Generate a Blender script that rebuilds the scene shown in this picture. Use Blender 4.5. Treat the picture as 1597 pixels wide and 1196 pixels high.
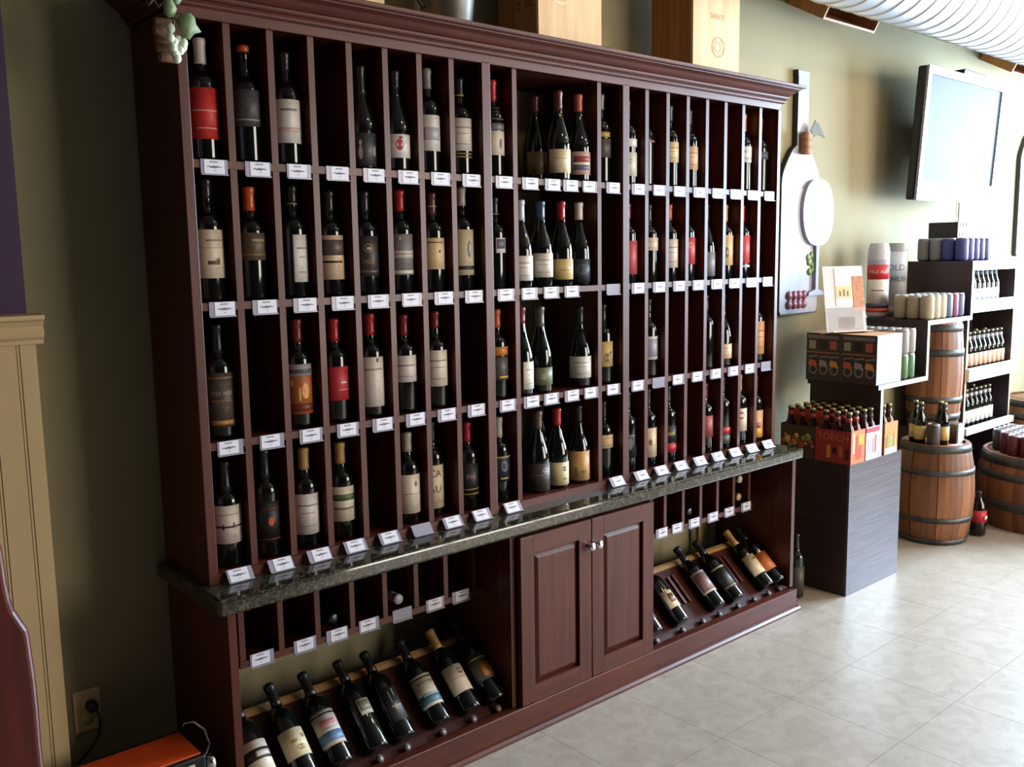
import bpy, math, random
from mathutils import Vector, Matrix
random.seed(7)
PI = math.pi
scene = bpy.context.scene
for o in list(bpy.data.objects):
    bpy.data.objects.remove(o, do_unlink=True)
COL = scene.collection

# ------------------------------------------------------------------ camera
CAM = Vector((-0.9793, -2.3417, 1.5810))
YAW, PITCH, ROLL, FPX = math.radians(40.986), math.radians(-7.710), math.radians(-0.923), 1460.0
FW = Vector((math.sin(YAW)*math.cos(PITCH), math.cos(YAW)*math.cos(PITCH), math.sin(PITCH)))
R0 = Vector((math.cos(YAW), -math.sin(YAW), 0)); U0 = R0.cross(FW)
RT = R0*math.cos(ROLL) + U0*math.sin(ROLL); UP = -R0*math.sin(ROLL) + U0*math.cos(ROLL)
cd = bpy.data.cameras.new('camera'); cam = bpy.data.objects.new('camera', cd); COL.objects.link(cam)
cd.sensor_width = 36; cd.lens = FPX/1597*36; cd.clip_start = 0.05
cam.matrix_world = Matrix(((RT.x, UP.x, -FW.x, CAM.x), (RT.y, UP.y, -FW.y, CAM.y), (RT.z, UP.z, -FW.z, CAM.z), (0, 0, 0, 1)))
scene.camera = cam

def ray(px, py): return FW + RT*((px-798.5)/FPX) - UP*((py-598)/FPX)
def hit(px, py, ax, v):
    d = ray(px, py); return CAM + d*((v-CAM[ax])/d[ax])
def depth(p): return (Vector(p)-CAM).dot(FW)

# ------------------------------------------------------------------ light
world = bpy.data.worlds.new('world'); scene.world = world; world.use_nodes = True
wb = world.node_tree.nodes['Background']; wb.inputs[0].default_value = (0.75, 0.87, 1.0, 1); wb.inputs[1].default_value = 1.5
def area(name, loc, target, sx, sy, power, color):
    l = bpy.data.lights.new(name, 'AREA'); l.shape = 'RECTANGLE'; l.size = sx; l.size_y = sy; l.energy = power; l.color = color
    o = bpy.data.objects.new(name, l); COL.objects.link(o); o.location = loc
    o.rotation_euler = (Vector(target)-Vector(loc)).to_track_quat('-Z', 'Y').to_euler(); return o
area('window_daylight', (6.95, -1.55, 2.05), (0, -1.55, 1.8), 2.6, 1.7, 900, (0.60, 0.80, 1.0))
area('window_daylight_street', (4.9, -5.5, 1.75), (4.9, 0, 1.4), 3.4, 2.3, 270, (1.0, 0.89, 0.76))
scene.view_settings.view_transform = 'Standard'; scene.view_settings.look = 'None'
scene.view_settings.exposure = 0.25; scene.view_settings.gamma = 1.0; scene.view_settings.use_curve_mapping = False

# ------------------------------------------------------------------ materials
def lin(c): c /= 255.0; return c/12.92 if c <= 0.04045 else ((c+0.055)/1.055)**2.4
def S(r, g, b): return (lin(r), lin(g), lin(b), 1)
MATS = {}
def mat(name, rgb=(128, 128, 128), rough=0.5, metal=0.0, var=0.0, rgb2=None, scale=(8, 8, 8), detail=4, bump=0.0, coat=0.0, emit=None, alpha=1.0, trans=0.0, thr=None, spec=None):
    if name in MATS: return MATS[name]
    m = bpy.data.materials.new(name); m.use_nodes = True; nt = m.node_tree; b = nt.nodes['Principled BSDF']
    b.inputs['Base Color'].default_value = S(*rgb); b.inputs['Roughness'].default_value = rough; b.inputs['Metallic'].default_value = metal
    if coat: b.inputs['Coat Weight'].default_value = coat; b.inputs['Coat Roughness'].default_value = 0.12
    if spec is not None: b.inputs['Specular IOR Level'].default_value = spec
    if alpha < 1: b.inputs['Alpha'].default_value = alpha
    if trans: b.inputs['Transmission Weight'].default_value = trans
    if emit: b.inputs['Emission Color'].default_value = S(*emit[0]); b.inputs['Emission Strength'].default_value = emit[1]
    if rgb2 or bump:
        tc = nt.nodes.new('ShaderNodeTexCoord'); mp = nt.nodes.new('ShaderNodeMapping'); mp.inputs['Scale'].default_value = scale
        nz = nt.nodes.new('ShaderNodeTexNoise'); nz.inputs['Scale'].default_value = 1.0; nz.inputs['Detail'].default_value = detail
        nt.links.new(tc.outputs['Object'], mp.inputs['Vector']); nt.links.new(mp.outputs[0], nz.inputs['Vector'])
        if rgb2:
            rp = nt.nodes.new('ShaderNodeValToRGB'); lo, hi = thr if thr else (0.35, 0.68)
            rp.color_ramp.elements[0].position = lo; rp.color_ramp.elements[1].position = hi
            rp.color_ramp.elements[0].color = S(*rgb); rp.color_ramp.elements[1].color = S(*rgb2)
            nt.links.new(nz.outputs['Fac'], rp.inputs[0]); nt.links.new(rp.outputs[0], b.inputs['Base Color'])
        if bump:
            bp = nt.nodes.new('ShaderNodeBump'); bp.inputs['Strength'].default_value = bump; bp.inputs['Distance'].default_value = 0.002
            nt.links.new(nz.outputs['Fac'], bp.inputs['Height']); nt.links.new(bp.outputs[0], b.inputs['Normal'])
    MATS[name] = m; return m

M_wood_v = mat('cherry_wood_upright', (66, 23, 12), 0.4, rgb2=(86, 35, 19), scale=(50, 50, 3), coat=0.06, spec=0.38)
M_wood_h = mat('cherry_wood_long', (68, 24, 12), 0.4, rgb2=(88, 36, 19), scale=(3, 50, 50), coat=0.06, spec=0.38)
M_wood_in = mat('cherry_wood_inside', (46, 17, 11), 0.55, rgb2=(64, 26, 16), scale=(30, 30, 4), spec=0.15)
M_tan = mat('tan_wood', (150, 112, 62), 0.6, rgb2=(176, 136, 80), scale=(4, 40, 40))
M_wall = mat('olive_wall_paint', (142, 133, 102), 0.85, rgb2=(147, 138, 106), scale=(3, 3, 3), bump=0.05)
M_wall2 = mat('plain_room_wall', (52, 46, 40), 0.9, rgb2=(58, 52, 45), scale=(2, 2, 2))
M_purple = mat('purple_wall_paint', (74, 56, 84), 0.85, rgb2=(80, 62, 90), scale=(3, 3, 3))
M_cream = mat('cream_paint', (200, 176, 132), 0.5, rgb2=(206, 182, 138), scale=(4, 4, 4))
M_ceil = mat('ceiling_paint', (116, 109, 100), 0.9, rgb2=(122, 115, 106), scale=(2, 2, 2))
M_grout = mat('floor_grout', (146, 134, 120), 0.8, rgb2=(150, 138, 124), scale=(10, 10, 10))
M_glass = mat('dark_bottle_glass', (10, 13, 11), 0.06, spec=0.6)
M_greenglass = mat('green_bottle_glass', (16, 24, 12), 0.06, spec=0.6)
M_beer = mat('brown_beer_glass', (38, 20, 10), 0.08)
M_chrome = mat('chrome', (220, 220, 222), 0.12, 1.0)
M_steel = mat('brushed_steel', (190, 190, 192), 0.32, 1.0)
M_black = mat('black_plastic', (16, 16, 18), 0.35)
M_paperpack = mat('white_card', (235, 233, 230), 0.6)
M_clear = mat('clear_plastic', (205, 200, 212), 0.15, alpha=0.75)
M_lam = mat('dark_laminate', (44, 30, 30), 0.4, rgb2=(58, 40, 38), scale=(4, 4, 120))
M_lam_sheen = mat('dark_laminate_sheen', (62, 56, 64), 0.30, rgb2=(92, 84, 92), scale=(4, 4, 160), coat=0.1)  # sheen on the base front, painted in as a lighter laminate
M_edge = mat('edge_highlight', (196, 196, 200), 0.4)  # window light on the stand's edges, put into a pale colour
M_stave = mat('oak_stave', (112, 66, 34), 0.5, rgb2=(152, 98, 56), scale=(14, 14, 3), bump=0.15)
M_stave2 = mat('oak_stave_dark', (96, 56, 30), 0.5, rgb2=(134, 84, 48), scale=(14, 14, 3), bump=0.15)
M_hoop = mat('hoop_iron', (62, 62, 60), 0.5, 0.6, rgb2=(84, 84, 80), scale=(20, 20, 20))
M_crate = mat('crate_pine', (206, 164, 110), 0.6, rgb2=(224, 186, 134), scale=(30, 30, 3))
M_crateb = mat('crate_brown', (150, 96, 50), 0.6, rgb2=(176, 118, 66), scale=(60, 60, 3))
M_ink = mat('burnt_ink', (92, 60, 34), 0.7)
M_inkl = mat('faded_stamp_ink', (186, 132, 88), 0.7)
M_white = mat('white_paint', (222, 222, 220), 0.45)

def granite():
    m = bpy.data.materials.new('speckled_granite'); m.use_nodes = True; nt = m.node_tree; b = nt.nodes['Principled BSDF']
    tc = nt.nodes.new('ShaderNodeTexCoord'); v = nt.nodes.new('ShaderNodeTexVoronoi'); v.inputs['Scale'].default_value = 170
    n = nt.nodes.new('ShaderNodeTexNoise'); n.inputs['Scale'].default_value = 60; n.inputs['Detail'].default_value = 6
    for x in (v, n): nt.links.new(tc.outputs['Object'], x.inputs['Vector'])
    mx = nt.nodes.new('ShaderNodeMath'); mx.operation = 'MULTIPLY_ADD'; mx.inputs[1].default_value = 0.45
    sep = nt.nodes.new('ShaderNodeSeparateColor'); nt.links.new(v.outputs['Color'], sep.inputs[0])
    nt.links.new(sep.outputs[0], mx.inputs[0]); nt.links.new(n.outputs['Fac'], mx.inputs[2])
    r = nt.nodes.new('ShaderNodeValToRGB'); e = r.color_ramp.elements
    e[0].position = 0.45; e[0].color = S(22, 22, 18); e[1].position = 1.0; e[1].color = S(86, 78, 60)
    q = e.new(0.7); q.color = S(42, 39, 28)
    nt.links.new(mx.outputs[0], r.inputs[0]); nt.links.new(r.outputs[0], b.inputs['Base Color'])
    b.inputs['Roughness'].default_value = 0.07; b.inputs['Specular IOR Level'].default_value = 0.7; return m
M_granite = granite()

def tile_mat():
    m = bpy.data.materials.new('stone_look_tile'); m.use_nodes = True; nt = m.node_tree; b = nt.nodes['Principled BSDF']
    g = nt.nodes.new('ShaderNodeNewGeometry')
    n1 = nt.nodes.new('ShaderNodeTexNoise'); n1.inputs['Scale'].default_value = 11; n1.inputs['Detail'].default_value = 8; n1.inputs['Distortion'].default_value = 1.2
    n2 = nt.nodes.new('ShaderNodeTexNoise'); n2.inputs['Scale'].default_value = 22; n2.inputs['Detail'].default_value = 5; n2.inputs['Distortion'].default_value = 1.0
    for x in (n1, n2): nt.links.new(g.outputs['Position'], x.inputs['Vector'])
    r1 = nt.nodes.new('ShaderNodeValToRGB'); e = r1.color_ramp.elements
    e[0].position = 0.34; e[0].color = S(156, 143, 128); e[1].position = 0.66; e[1].color = S(170, 158, 143)
    r2 = nt.nodes.new('ShaderNodeValToRGB'); e = r2.color_ramp.elements
    e[0].position = 0.60; e[0].color = (0, 0, 0, 1); e[1].position = 0.76; e[1].color = (0.55, 0.55, 0.55, 1)
    mx = nt.nodes.new('ShaderNodeMix'); mx.data_type = 'RGBA'
    nt.links.new(n1.outputs['Fac'], r1.inputs[0]); nt.links.new(n2.outputs['Fac'], r2.inputs[0])
    nt.links.new(r2.outputs[0], mx.inputs[0]); nt.links.new(r1.outputs[0], mx.inputs[6]); mx.inputs[7].default_value = S(128, 121, 114)
    nt.links.new(mx.outputs[2], b.inputs['Base Color']); b.inputs['Roughness'].default_value = 0.38; return m
M_tile = tile_mat()

def scribble_mat(name, paper, ink, sc=(140, 1, 260), lo=0.56, hi=0.60):
    # printed paper: rows of small illegible print
    m = bpy.data.materials.new(name); m.use_nodes = True; nt = m.node_tree; b = nt.nodes['Principled BSDF']
    tc = nt.nodes.new('ShaderNodeTexCoord'); mp = nt.nodes.new('ShaderNodeMapping'); mp.inputs['Scale'].default_value = sc
    n = nt.nodes.new('ShaderNodeTexNoise'); n.inputs['Scale'].default_value = 1; n.inputs['Detail'].default_value = 1
    nt.links.new(tc.outputs['Object'], mp.inputs[0]); nt.links.new(mp.outputs[0], n.inputs['Vector'])
    r = nt.nodes.new('ShaderNodeValToRGB'); e = r.color_ramp.elements
    e[0].position = lo; e[0].color = S(*paper); e[1].position = hi; e[1].color = S(*ink)
    nt.links.new(n.outputs['Fac'], r.inputs[0]); nt.links.new(r.outputs[0], b.inputs['Base Color']); b.inputs['Roughness'].default_value = 0.55
    return m
M_tagpaper = mat('price_paper', (216, 211, 217), 0.5)
M_tagink = mat('price_ink', (96, 90, 98), 0.6)

# ------------------------------------------------------------------ mesh helpers
class MB:
    def __init__(s): s.v = []; s.f = []; s.sm = []
    def add(s, vs, fs, smooth=False):
        n = len(s.v); s.v += [tuple(p) for p in vs]; s.f += [tuple(i+n for i in f) for f in fs]; s.sm += [smooth]*len(fs); return s
    def box(s, x0, x1, y0, y1, z0, z1):
        return s.add([(x0,y0,z0),(x1,y0,z0),(x1,y1,z0),(x0,y1,z0),(x0,y0,z1),(x1,y0,z1),(x1,y1,z1),(x0,y1,z1)],
                     [(3,2,1,0),(4,5,6,7),(0,1,5,4),(1,2,6,5),(2,3,7,6),(3,0,4,7)])
    def lathe(s, prof, n=24, c=(0,0,0), smooth=True):
        vs = []; fs = []; m = len(prof)
        for r, z in prof:
            for k in range(n):
                a = 2*PI*k/n; vs.append((c[0]+max(r,1e-5)*math.cos(a), c[1]+max(r,1e-5)*math.sin(a), c[2]+z))
        for i in range(m-1):
            for k in range(n):
                k2 = (k+1) % n; fs.append((i*n+k, i*n+k2, (i+1)*n+k2, (i+1)*n+k))
        fs.append(tuple(range(n-1, -1, -1))); fs.append(tuple((m-1)*n+k for k in range(n)))
        return s.add(vs, fs, smooth)
    def tube(s, path, r, n=8, smooth=True):
        vs = []; fs = []; pts = [Vector(p) for p in path]
        for i, p in enumerate(pts):
            d = (pts[min(i+1, len(pts)-1)]-pts[max(i-1, 0)]).normalized()
            a = d.orthogonal().normalized() if i == 0 else (a - d*a.dot(d)).normalized()
            b = d.cross(a); rr = r[i] if isinstance(r, (list, tuple)) else r
            for k in range(n):
                t = 2*PI*k/n; vs.append(p + a*rr*math.cos(t) + b*rr*math.sin(t))
        for i in range(len(pts)-1):
            for k in range(n):
                k2 = (k+1) % n; fs.append((i*n+k, i*n+k2, (i+1)*n+k2, (i+1)*n+k))
        fs.append(tuple(range(n-1, -1, -1))); fs.append(tuple((len(pts)-1)*n+k for k in range(n)))
        return s.add(vs, fs, smooth)
    def prism(s, pts, axis, a, b):
        # outline in the two other axes, extruded along axis from a to b
        def mk(p, q):
            if axis == 0: return (q, p[0], p[1])
            if axis == 1: return (p[0], q, p[1])
            return (p[0], p[1], q)
        n = len(pts); vs = [mk(p, a) for p in pts] + [mk(p, b) for p in pts]
        fs = [tuple(range(n)), tuple(range(2*n-1, n-1, -1))] + [(i, i+n, (i+1) % n+n, (i+1) % n) for i in range(n)]
        return s.add(vs, fs)
    def arc(s, r, z0, z1, a0, a1, n=14, t=0.0005, r1=None):
        # thin curved sheet around a round body
        r1 = r if r1 is None else r1
        vs = []; fs = []
        for k in range(n+1):
            a = a0+(a1-a0)*k/n; c, q = math.cos(a), math.sin(a)
            vs += [((r+t)*c, (r+t)*q, z0), ((r1+t)*c, (r1+t)*q, z1), (r*c, r*q, z0), (r1*c, r1*q, z1)]
        for k in range(n):
            i = 4*k; j = i+4; fs += [(i, j, j+1, i+1), (i+2, i+3, j+3, j+2), (i, i+2, j+2, j), (i+1, j+1, j+3, i+3)]
        fs += [(0, 1, 3, 2), (4*n, 4*n+2, 4*n+3, 4*n+1)]
        return s.add(vs, fs, True)
    def oval(s, r, zc, hz, ac, ha, n=16):
        vs = [(r*math.cos(ac), r*math.sin(ac), zc)]
        for k in range(n):
            t = 2*PI*k/n; a = ac+ha*math.cos(t); vs.append((r*math.cos(a), r*math.sin(a), zc+hz*math.sin(t)))
        return s.add(vs, [(0, 1+k, 1+(k+1) % n) for k in range(n)], True)
    def sphere(s, c, r, n=12, m=8, sz=1.0):
        prof = [(r*math.sin(PI*i/m), -r*sz*math.cos(PI*i/m)) for i in range(m+1)]
        return s.lathe(prof, n, c)
    def mesh(s, name):
        me = bpy.data.meshes.new(name); me.from_pydata(s.v, [], s.f); me.update()
        me.polygons.foreach_set('use_smooth', s.sm)
        import bmesh
        bm = bmesh.new(); bm.from_mesh(me); bmesh.ops.recalc_face_normals(bm, faces=bm.faces[:]); bm.to_mesh(me); bm.free()
        return me
    def build(s, name, m, parent=None, loc=(0,0,0), rot=(0,0,0)):
        return link(name, s.mesh(name), m, parent, loc, rot)
def link(name, me, m, parent=None, loc=(0,0,0), rot=(0,0,0)):
    o = bpy.data.objects.new(name, me); COL.objects.link(o)
    if m is not None and not me.materials: me.materials.append(m)
    o.location = loc; o.rotation_euler = rot
    if parent: o.parent = parent
    return o
def bevel(o, w=0.003, n=2):
    b = o.modifiers.new('bevel', 'BEVEL'); b.width = w; b.segments = n; b.limit_method = 'ANGLE'; return o
def tag(o, label, cat, group=None):
    o['label'] = label; o['category'] = cat
    if group: o['group'] = group
    return o
def thing(name, label, cat, loc=(0,0,0), rot=(0,0,0), group=None):
    o = bpy.data.objects.new(name, None); COL.objects.link(o); o.location = loc; o.rotation_euler = rot; o.empty_display_size = 0.05
    return tag(o, label, cat, group)
def struct(o): o['kind'] = 'structure'; return o
def wpart(root, name, m, mb, loc=None):
    # mb in world coordinates -> child of a translated (not rotated) root
    L = root.location
    mb.v = [(x-L.x, y-L.y, z-L.z) for x, y, z in mb.v]
    return mb.build(name, m, root)
def bx(root, name, m, *b): return wpart(root, name, m, MB().box(*b))
def text_mesh(txt, size=1.0):
    c = bpy.data.curves.new('lettering', 'FONT'); c.body = txt; c.size = size; c.align_x = 'CENTER'; c.align_y = 'CENTER'; c.resolution_u = 2
    o = bpy.data.objects.new('lettering_tmp', c); COL.objects.link(o)
    dg = bpy.context.evaluated_depsgraph_get(); me = bpy.data.meshes.new_from_object(o.evaluated_get(dg))
    vs = [tuple(v.co) for v in me.vertices]; fs = [tuple(p.vertices) for p in me.polygons]
    bpy.data.objects.remove(o, do_unlink=True); bpy.data.curves.remove(c); bpy.data.meshes.remove(me)
    return vs, fs
def flat_text(txt, size, m, parent, loc, rot, name='lettering', sx=1.0):
    vs, fs = text_mesh(txt, size)
    me = bpy.data.meshes.new(name); me.from_pydata([(x*sx, y, 0) for x, y, z in vs], [], fs); me.update()
    return link(name, me, m, parent, loc, rot)
def curved_text(txt, size, r, zc, ac, m, parent, name='lettering', sx=1.0):
    vs, fs = text_mesh(txt, size)
    me = bpy.data.meshes.new(name)
    me.from_pydata([(r*math.cos(ac+x*sx/r), r*math.sin(ac+x*sx/r), zc+y) for x, y, z in vs], [], fs); me.update()
    return link(name, me, m, parent)
ORD = ['zeroth', 'first', 'second', 'third', 'fourth', 'fifth', 'sixth', 'seventh', 'eighth', 'ninth', 'tenth']

# ------------------------------------------------------------------ the room
XW0, XW1, YF, YB, ZC = -3.5, 6.7, -5.2, 0.30, 3.35
floor = struct(MB().box(XW0, XW1, YF, YB+0.1, -0.06, -0.0015).build('floor', M_grout))
TS = 0.406
tile_me = MB().box(-TS/2+0.0007, TS/2-0.0007, -TS/2+0.0007, TS/2-0.0007, -0.006, 0.0).mesh('tile')
for i in range(-6, 15):
    for j in range(0, 11):
        link('tile', tile_me, M_tile, floor, (1.02+TS*(i+0.5), -0.17+TS*(0.5-j)-0.02, 0))
struct(MB().box(XW0-0.1, XW1+0.1, YB, YB+0.1, -0.06, ZC).build('wall_back', M_wall))
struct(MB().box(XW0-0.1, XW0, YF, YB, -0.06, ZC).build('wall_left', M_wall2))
struct(MB().box(XW0-0.1, XW1+0.1, YF-0.1, YB+0.1, ZC, ZC+0.1).build('ceiling', M_ceil))
mbw = MB().box(XW1, XW1+0.1, YF, YB, -0.06, 1.1).box(XW1, XW1+0.1, YF, YB, 2.95, ZC).box(XW1, XW1+0.1, YF, -3.0, 1.1, 2.95).box(XW1, XW1+0.1, -0.15, YB, 1.1, 2.95)
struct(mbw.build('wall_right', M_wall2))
wf = struct(MB().box(XW1, XW1+0.08, -3.0, -0.15, 1.1, 1.16).box(XW1, XW1+0.08, -3.0, -0.15, 2.89, 2.95).build('window_1', M_black))
for k in range(4):
    y = -2.97+0.93*k; wpart(wf, 'window_frame', M_black, MB().box(XW1+0.01, XW1+0.07, y-0.03, y+0.03, 1.16, 2.89))
mbw = MB().box(XW0-0.1, XW1+0.1, YF-0.1, YF, -0.06, 0.5).box(XW0-0.1, XW1+0.1, YF-0.1, YF, 2.95, ZC).box(XW0-0.1, 3.1, YF-0.1, YF, 0.5, 2.95).box(6.6, XW1+0.1, YF-0.1, YF, 0.5, 2.95)
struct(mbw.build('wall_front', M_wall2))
wf = struct(MB().box(3.1, 6.6, YF-0.08, YF, 0.5, 0.56).box(3.1, 6.6, YF-0.08, YF, 2.89, 2.95).build('window_2', M_black))
for k in range(4):
    x = 3.13+1.145*k; wpart(wf, 'window_frame', M_black, MB().box(x-0.03, x+0.03, YF-0.07, YF-0.01, 0.56, 2.89))

# bumped-out wall by the outlet: purple above, cream beadboard below a chair rail
XN = -0.36
wn = struct(MB().box(XW0, XN, 0.2, YB, 0, ZC).build('wall_nook', M_purple))
xb_ = XN
for k in range(16):
    wb2 = 0.026 if k == 0 else 0.055
    wpart(wn, 'board', M_cream, MB().box(xb_-wb2, xb_, 0.186, 0.2, 0.0, 1.39)); xb_ -= wb2+0.002
    wpart(wn, 'bead', M_cream, MB().box(xb_-0.005, xb_, 0.187, 0.2, 0.0, 1.39)); xb_ -= 0.007
wpart(wn, 'corner_board', M_cream, MB().box(XN, XN+0.012, 0.19, YB, 0.0, 1.39))
prof = [(0.2, 1.385), (0.176, 1.385), (0.176, 1.396), (0.168, 1.402), (0.165, 1.412), (0.170, 1.428), (0.160, 1.442), (0.150, 1.447), (0.150, 1.458), (0.2, 1.462)]
struct(bevel(MB().prism(prof, 0, XW0, XN+0.028).build('trim_1', M_cream), 0.002))

# outlet with plug and cord
ol = thing('wall_outlet', 'cream duplex outlet plate on the dark olive wall', 'outlet', (-0.268, YB, 0.352))
bevel(MB().box(-0.036, 0.036, -0.006, 0, -0.06, 0.06).build('plate', M_cream, ol), 0.003)
for dz in (0.022, -0.022): MB().lathe([(0.0, 0), (0.016, 0), (0.016, 0.003), (0.0, 0.003)], 20).build('socket', mat('outlet_cream', (190, 172, 130), 0.5), ol, (0, -0.006, dz), (PI/2, 0, 0))
pc = thing('power_cord', 'black plug and cord hanging from the outlet', 'cord', (-0.262, YB-0.009, 0.37))
MB().lathe([(0, 0), (0.014, 0), (0.016, 0.01), (0.014, 0.03), (0.006, 0.034), (0, 0.034)], 16).build('plug', M_black, pc, (0, 0, 0), (PI/2, 0, 0))
pth = [(0.0, -0.03, 0), (0.004, -0.048, -0.004), (0.008, -0.055, -0.03), (0.004, -0.05, -0.07), (-0.02, -0.04, -0.11), (-0.06, -0.035, -0.15), (-0.085, -0.06, -0.2), (-0.07, -0.09, -0.28), (-0.02, -0.1, -0.345), (0.03, -0.1, -0.356)]
sm = []
for i in range(len(pth)-1):
    for t in range(5): sm.append(tuple(Vector(pth[i]).lerp(Vector(pth[i+1]), t/5)))
MB().tube(sm+[pth[-1]], 0.0042).build('cord', M_black, pc)

# ------------------------------------------------------------------ wine rack (upper cabinet)
Wd, Wb, TD, ST = 0.10096, 0.37669, 0.019, 0.034
XL, XR = -0.026, 2.588
slots = {}; divs = []; stiles = []
x = 0.0
for k in range(1, 9):
    slots[k] = (x, x+Wd); x += Wd
    if k < 8: divs.append(x+TD/2); x += TD
stiles.append((x, x+ST)); x += ST
slots[9] = (x, x+Wd); x += Wd; divs.append(x+TD/2); x += TD
slots[10] = (x, x+Wb); x += Wb; divs.append(x+TD/2); x += TD
slots[11] = (x, x+Wd); x += Wd; stiles.append((x, x+ST)); x += ST
for k in range(12, 20):
    slots[k] = (x, x+Wd); x += Wd
    if k < 19: divs.append(x+TD/2); x += TD
XE = x
ROWZ = [1.837, 1.475, 1.108, 0.755]
ZT = 2.18; ZCT = 0.73; YD = 0.29; YP = -0.0115
rack = thing('wine_rack', 'tall dark cherry wine rack of narrow slots with heavy crown moulding', 'wine rack', (1.28, 0.15, ZCT))
bx(rack, 'side_panel', M_wood_v, XL, XL+0.02, YP+0.019, YD, ZCT, ZT+0.02)
bx(rack, 'side_panel', M_wood_v, XR-0.02, XR, YP+0.019, YD, ZCT, ZT+0.02)
for a, b in [(XL, 0.0)]+stiles+[(XE, XR)]:
    bevel(bx(rack, 'stile', M_wood_v, a, b, YP, 0.008, ZCT, ZT+0.005), 0.0015)
dm = {}
for d in divs:
    me = dm.get('m')
    if not me: me = dm['m'] = MB().box(-TD/2, TD/2, 0.0, YD, ZCT+0.025-1.45, ZT-1.45).mesh('divider')
    link('divider', me, M_wood_v, rack, (d-1.28, -0.15, 1.45-ZCT))
for a, b in stiles:
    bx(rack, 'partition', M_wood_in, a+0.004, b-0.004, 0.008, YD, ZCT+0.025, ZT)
secs = [(0.0, stiles[0][0]), (stiles[0][1], stiles[1][0]), (stiles[1][1], XE)]
for z in ROWZ[:3]:
    for a, b in secs:
        bx(rack, 'shelf', M_wood_h, a, b, -0.003, YD, z-0.02, z)
for a, b in secs:
    bx(rack, 'bottom_board', M_wood_h, a, b, YP+0.002, YD, ZCT, ROWZ[3])
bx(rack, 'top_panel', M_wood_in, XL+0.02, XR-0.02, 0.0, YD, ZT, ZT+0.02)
bx(rack, 'top_cover', M_wood_h, XL-0.03, XR+0.03, -0.04, YD, 2.262, 2.274)
bevel(bx(rack, 'frieze', M_wood_h, XL, XR, YP, 0.008, ZT, 2.215), 0.0015)
# crown with mitred returns
pr = [(0.0, 2.205), (0.010, 2.206), (0.013, 2.209), (0.013, 2.2135), (0.010, 2.2165), (0.012, 2.219), (0.020, 2.222), (0.023, 2.226), (0.023, 2.231), (0.019, 2.2335), (0.026, 2.237), (0.034, 2.243), (0.044, 2.252), (0.055, 2.258), (0.060, 2.2595), (0.060, 2.263), (0.071, 2.265), (0.073, 2.268), (0.073, 2.2755), (0.070, 2.278), (-0.03, 2.278), (-0.03, 2.21)]
vs = []; fs = []
for o_, z in pr:
    vs += [(XL-o_, YD, z), (XL-o_, YP-o_, z), (XR+o_, YP-o_, z), (XR+o_, YD, z)]
n = len(pr)
for i in range(n):
    j = (i+1) % n
    for k in range(3): fs.append((i*4+k, i*4+k+1, j*4+k+1, j*4+k))
fs += [tuple(i*4 for i in range(n)), tuple(i*4+3 for i in range(n-1, -1, -1))]
wpart(rack, 'crown_moulding', M_wood_h, MB().add(vs, fs))

# ------------------------------------------------------------------ granite counter
ct = tag(MB().box(XL-0.03, XR+0.035, -0.14, YD, 0.685, ZCT).build('granite_counter', M_granite), 'dark speckled granite counter running below the wine rack', 'counter')
bevel(ct, 0.009, 3)
ct.data.polygons.foreach_set('use_smooth', [False]*len(ct.data.polygons))

# ------------------------------------------------------------------ base cabinet
YBF = -0.115; ZB = 0.685
base = thing('base_cabinet', 'cherry base cabinet with two panelled doors between open bottle bays', 'cabinet', (1.28, 0.1, 0))
bx(base, 'side_panel', M_wood_v, XL, XL+0.022, YBF, YD, 0, ZB)
bx(base, 'side_panel', M_wood_v, XR-0.012, XR+0.012, YBF, YD, 0.1, ZB)
bx(base, 'inner_panel', M_wood_v, 0.935, 0.955, YBF, YD, 0.0, ZB)
bx(base, 'inner_panel', M_wood_v, 1.622, 1.64, YBF, YD, 0.0, ZB)
bevel(bx(base, 'plinth', M_wood_h, XL, XR+0.012, -0.138, -0.118, 0.0, 0.095), 0.003)
wpart(base, 'shoe_moulding', M_wood_h, MB().prism([(-0.138, 0.0), (-0.156, 0.0), (-0.155, 0.008), (-0.148, 0.016), (-0.138, 0.018)], 0, XL, XR+0.02))
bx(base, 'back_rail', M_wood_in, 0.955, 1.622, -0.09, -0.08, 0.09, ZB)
def door(x0, x1, kx):
    z0, z1, y0, y1 = 0.098, 0.676, -0.138, -0.118
    d = bx(base, 'door', M_wood_v, x0, x0+0.058, y0, y1, z0, z1)
    mb = MB().box(x1-0.058, x1, y0, y1, z0, z1); wpart(base, 'door_stile', M_wood_v, mb).parent = d
    for a, b in ((z0, z0+0.062), (z1-0.062, z1)):
        wpart(base, 'door_rail', M_wood_h, MB().box(x0+0.058, x1-0.058, y0, y1, a, b)).parent = d
    a, b, c, e = x0+0.058, x1-0.058, z0+0.062, z1-0.062; i = 0.022
    vs = [(a, y1-0.004, c), (b, y1-0.004, c), (b, y1-0.004, e), (a, y1-0.004, e), (a+i, y0+0.003, c+i), (b-i, y0+0.003, c+i), (b-i, y0+0.003, e-i), (a+i, y0+0.003, e-i), (a, y1, c), (b, y1, c), (b, y1, e), (a, y1, e)]
    mb = MB().add(vs, [(4,5,6,7),(0,1,5,4),(1,2,6,5),(2,3,7,6),(3,0,4,7),(0,8,9,1),(1,9,10,2),(2,10,11,3),(3,11,8,0),(8,11,10,9)])
    wpart(base, 'raised_panel', M_wood_v, mb).parent = d
    k = MB().lathe([(0.0055, 0), (0.005, 0.008), (0.007, 0.012), (0.0145, 0.018), (0.0155, 0.024), (0.011, 0.029), (0, 0.030)], 20)
    k.build('knob', M_chrome, d, (kx-1.28, y0-0.1, 0.585), (PI/2, 0, 0))
    bevel(d, 0.002)
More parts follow.
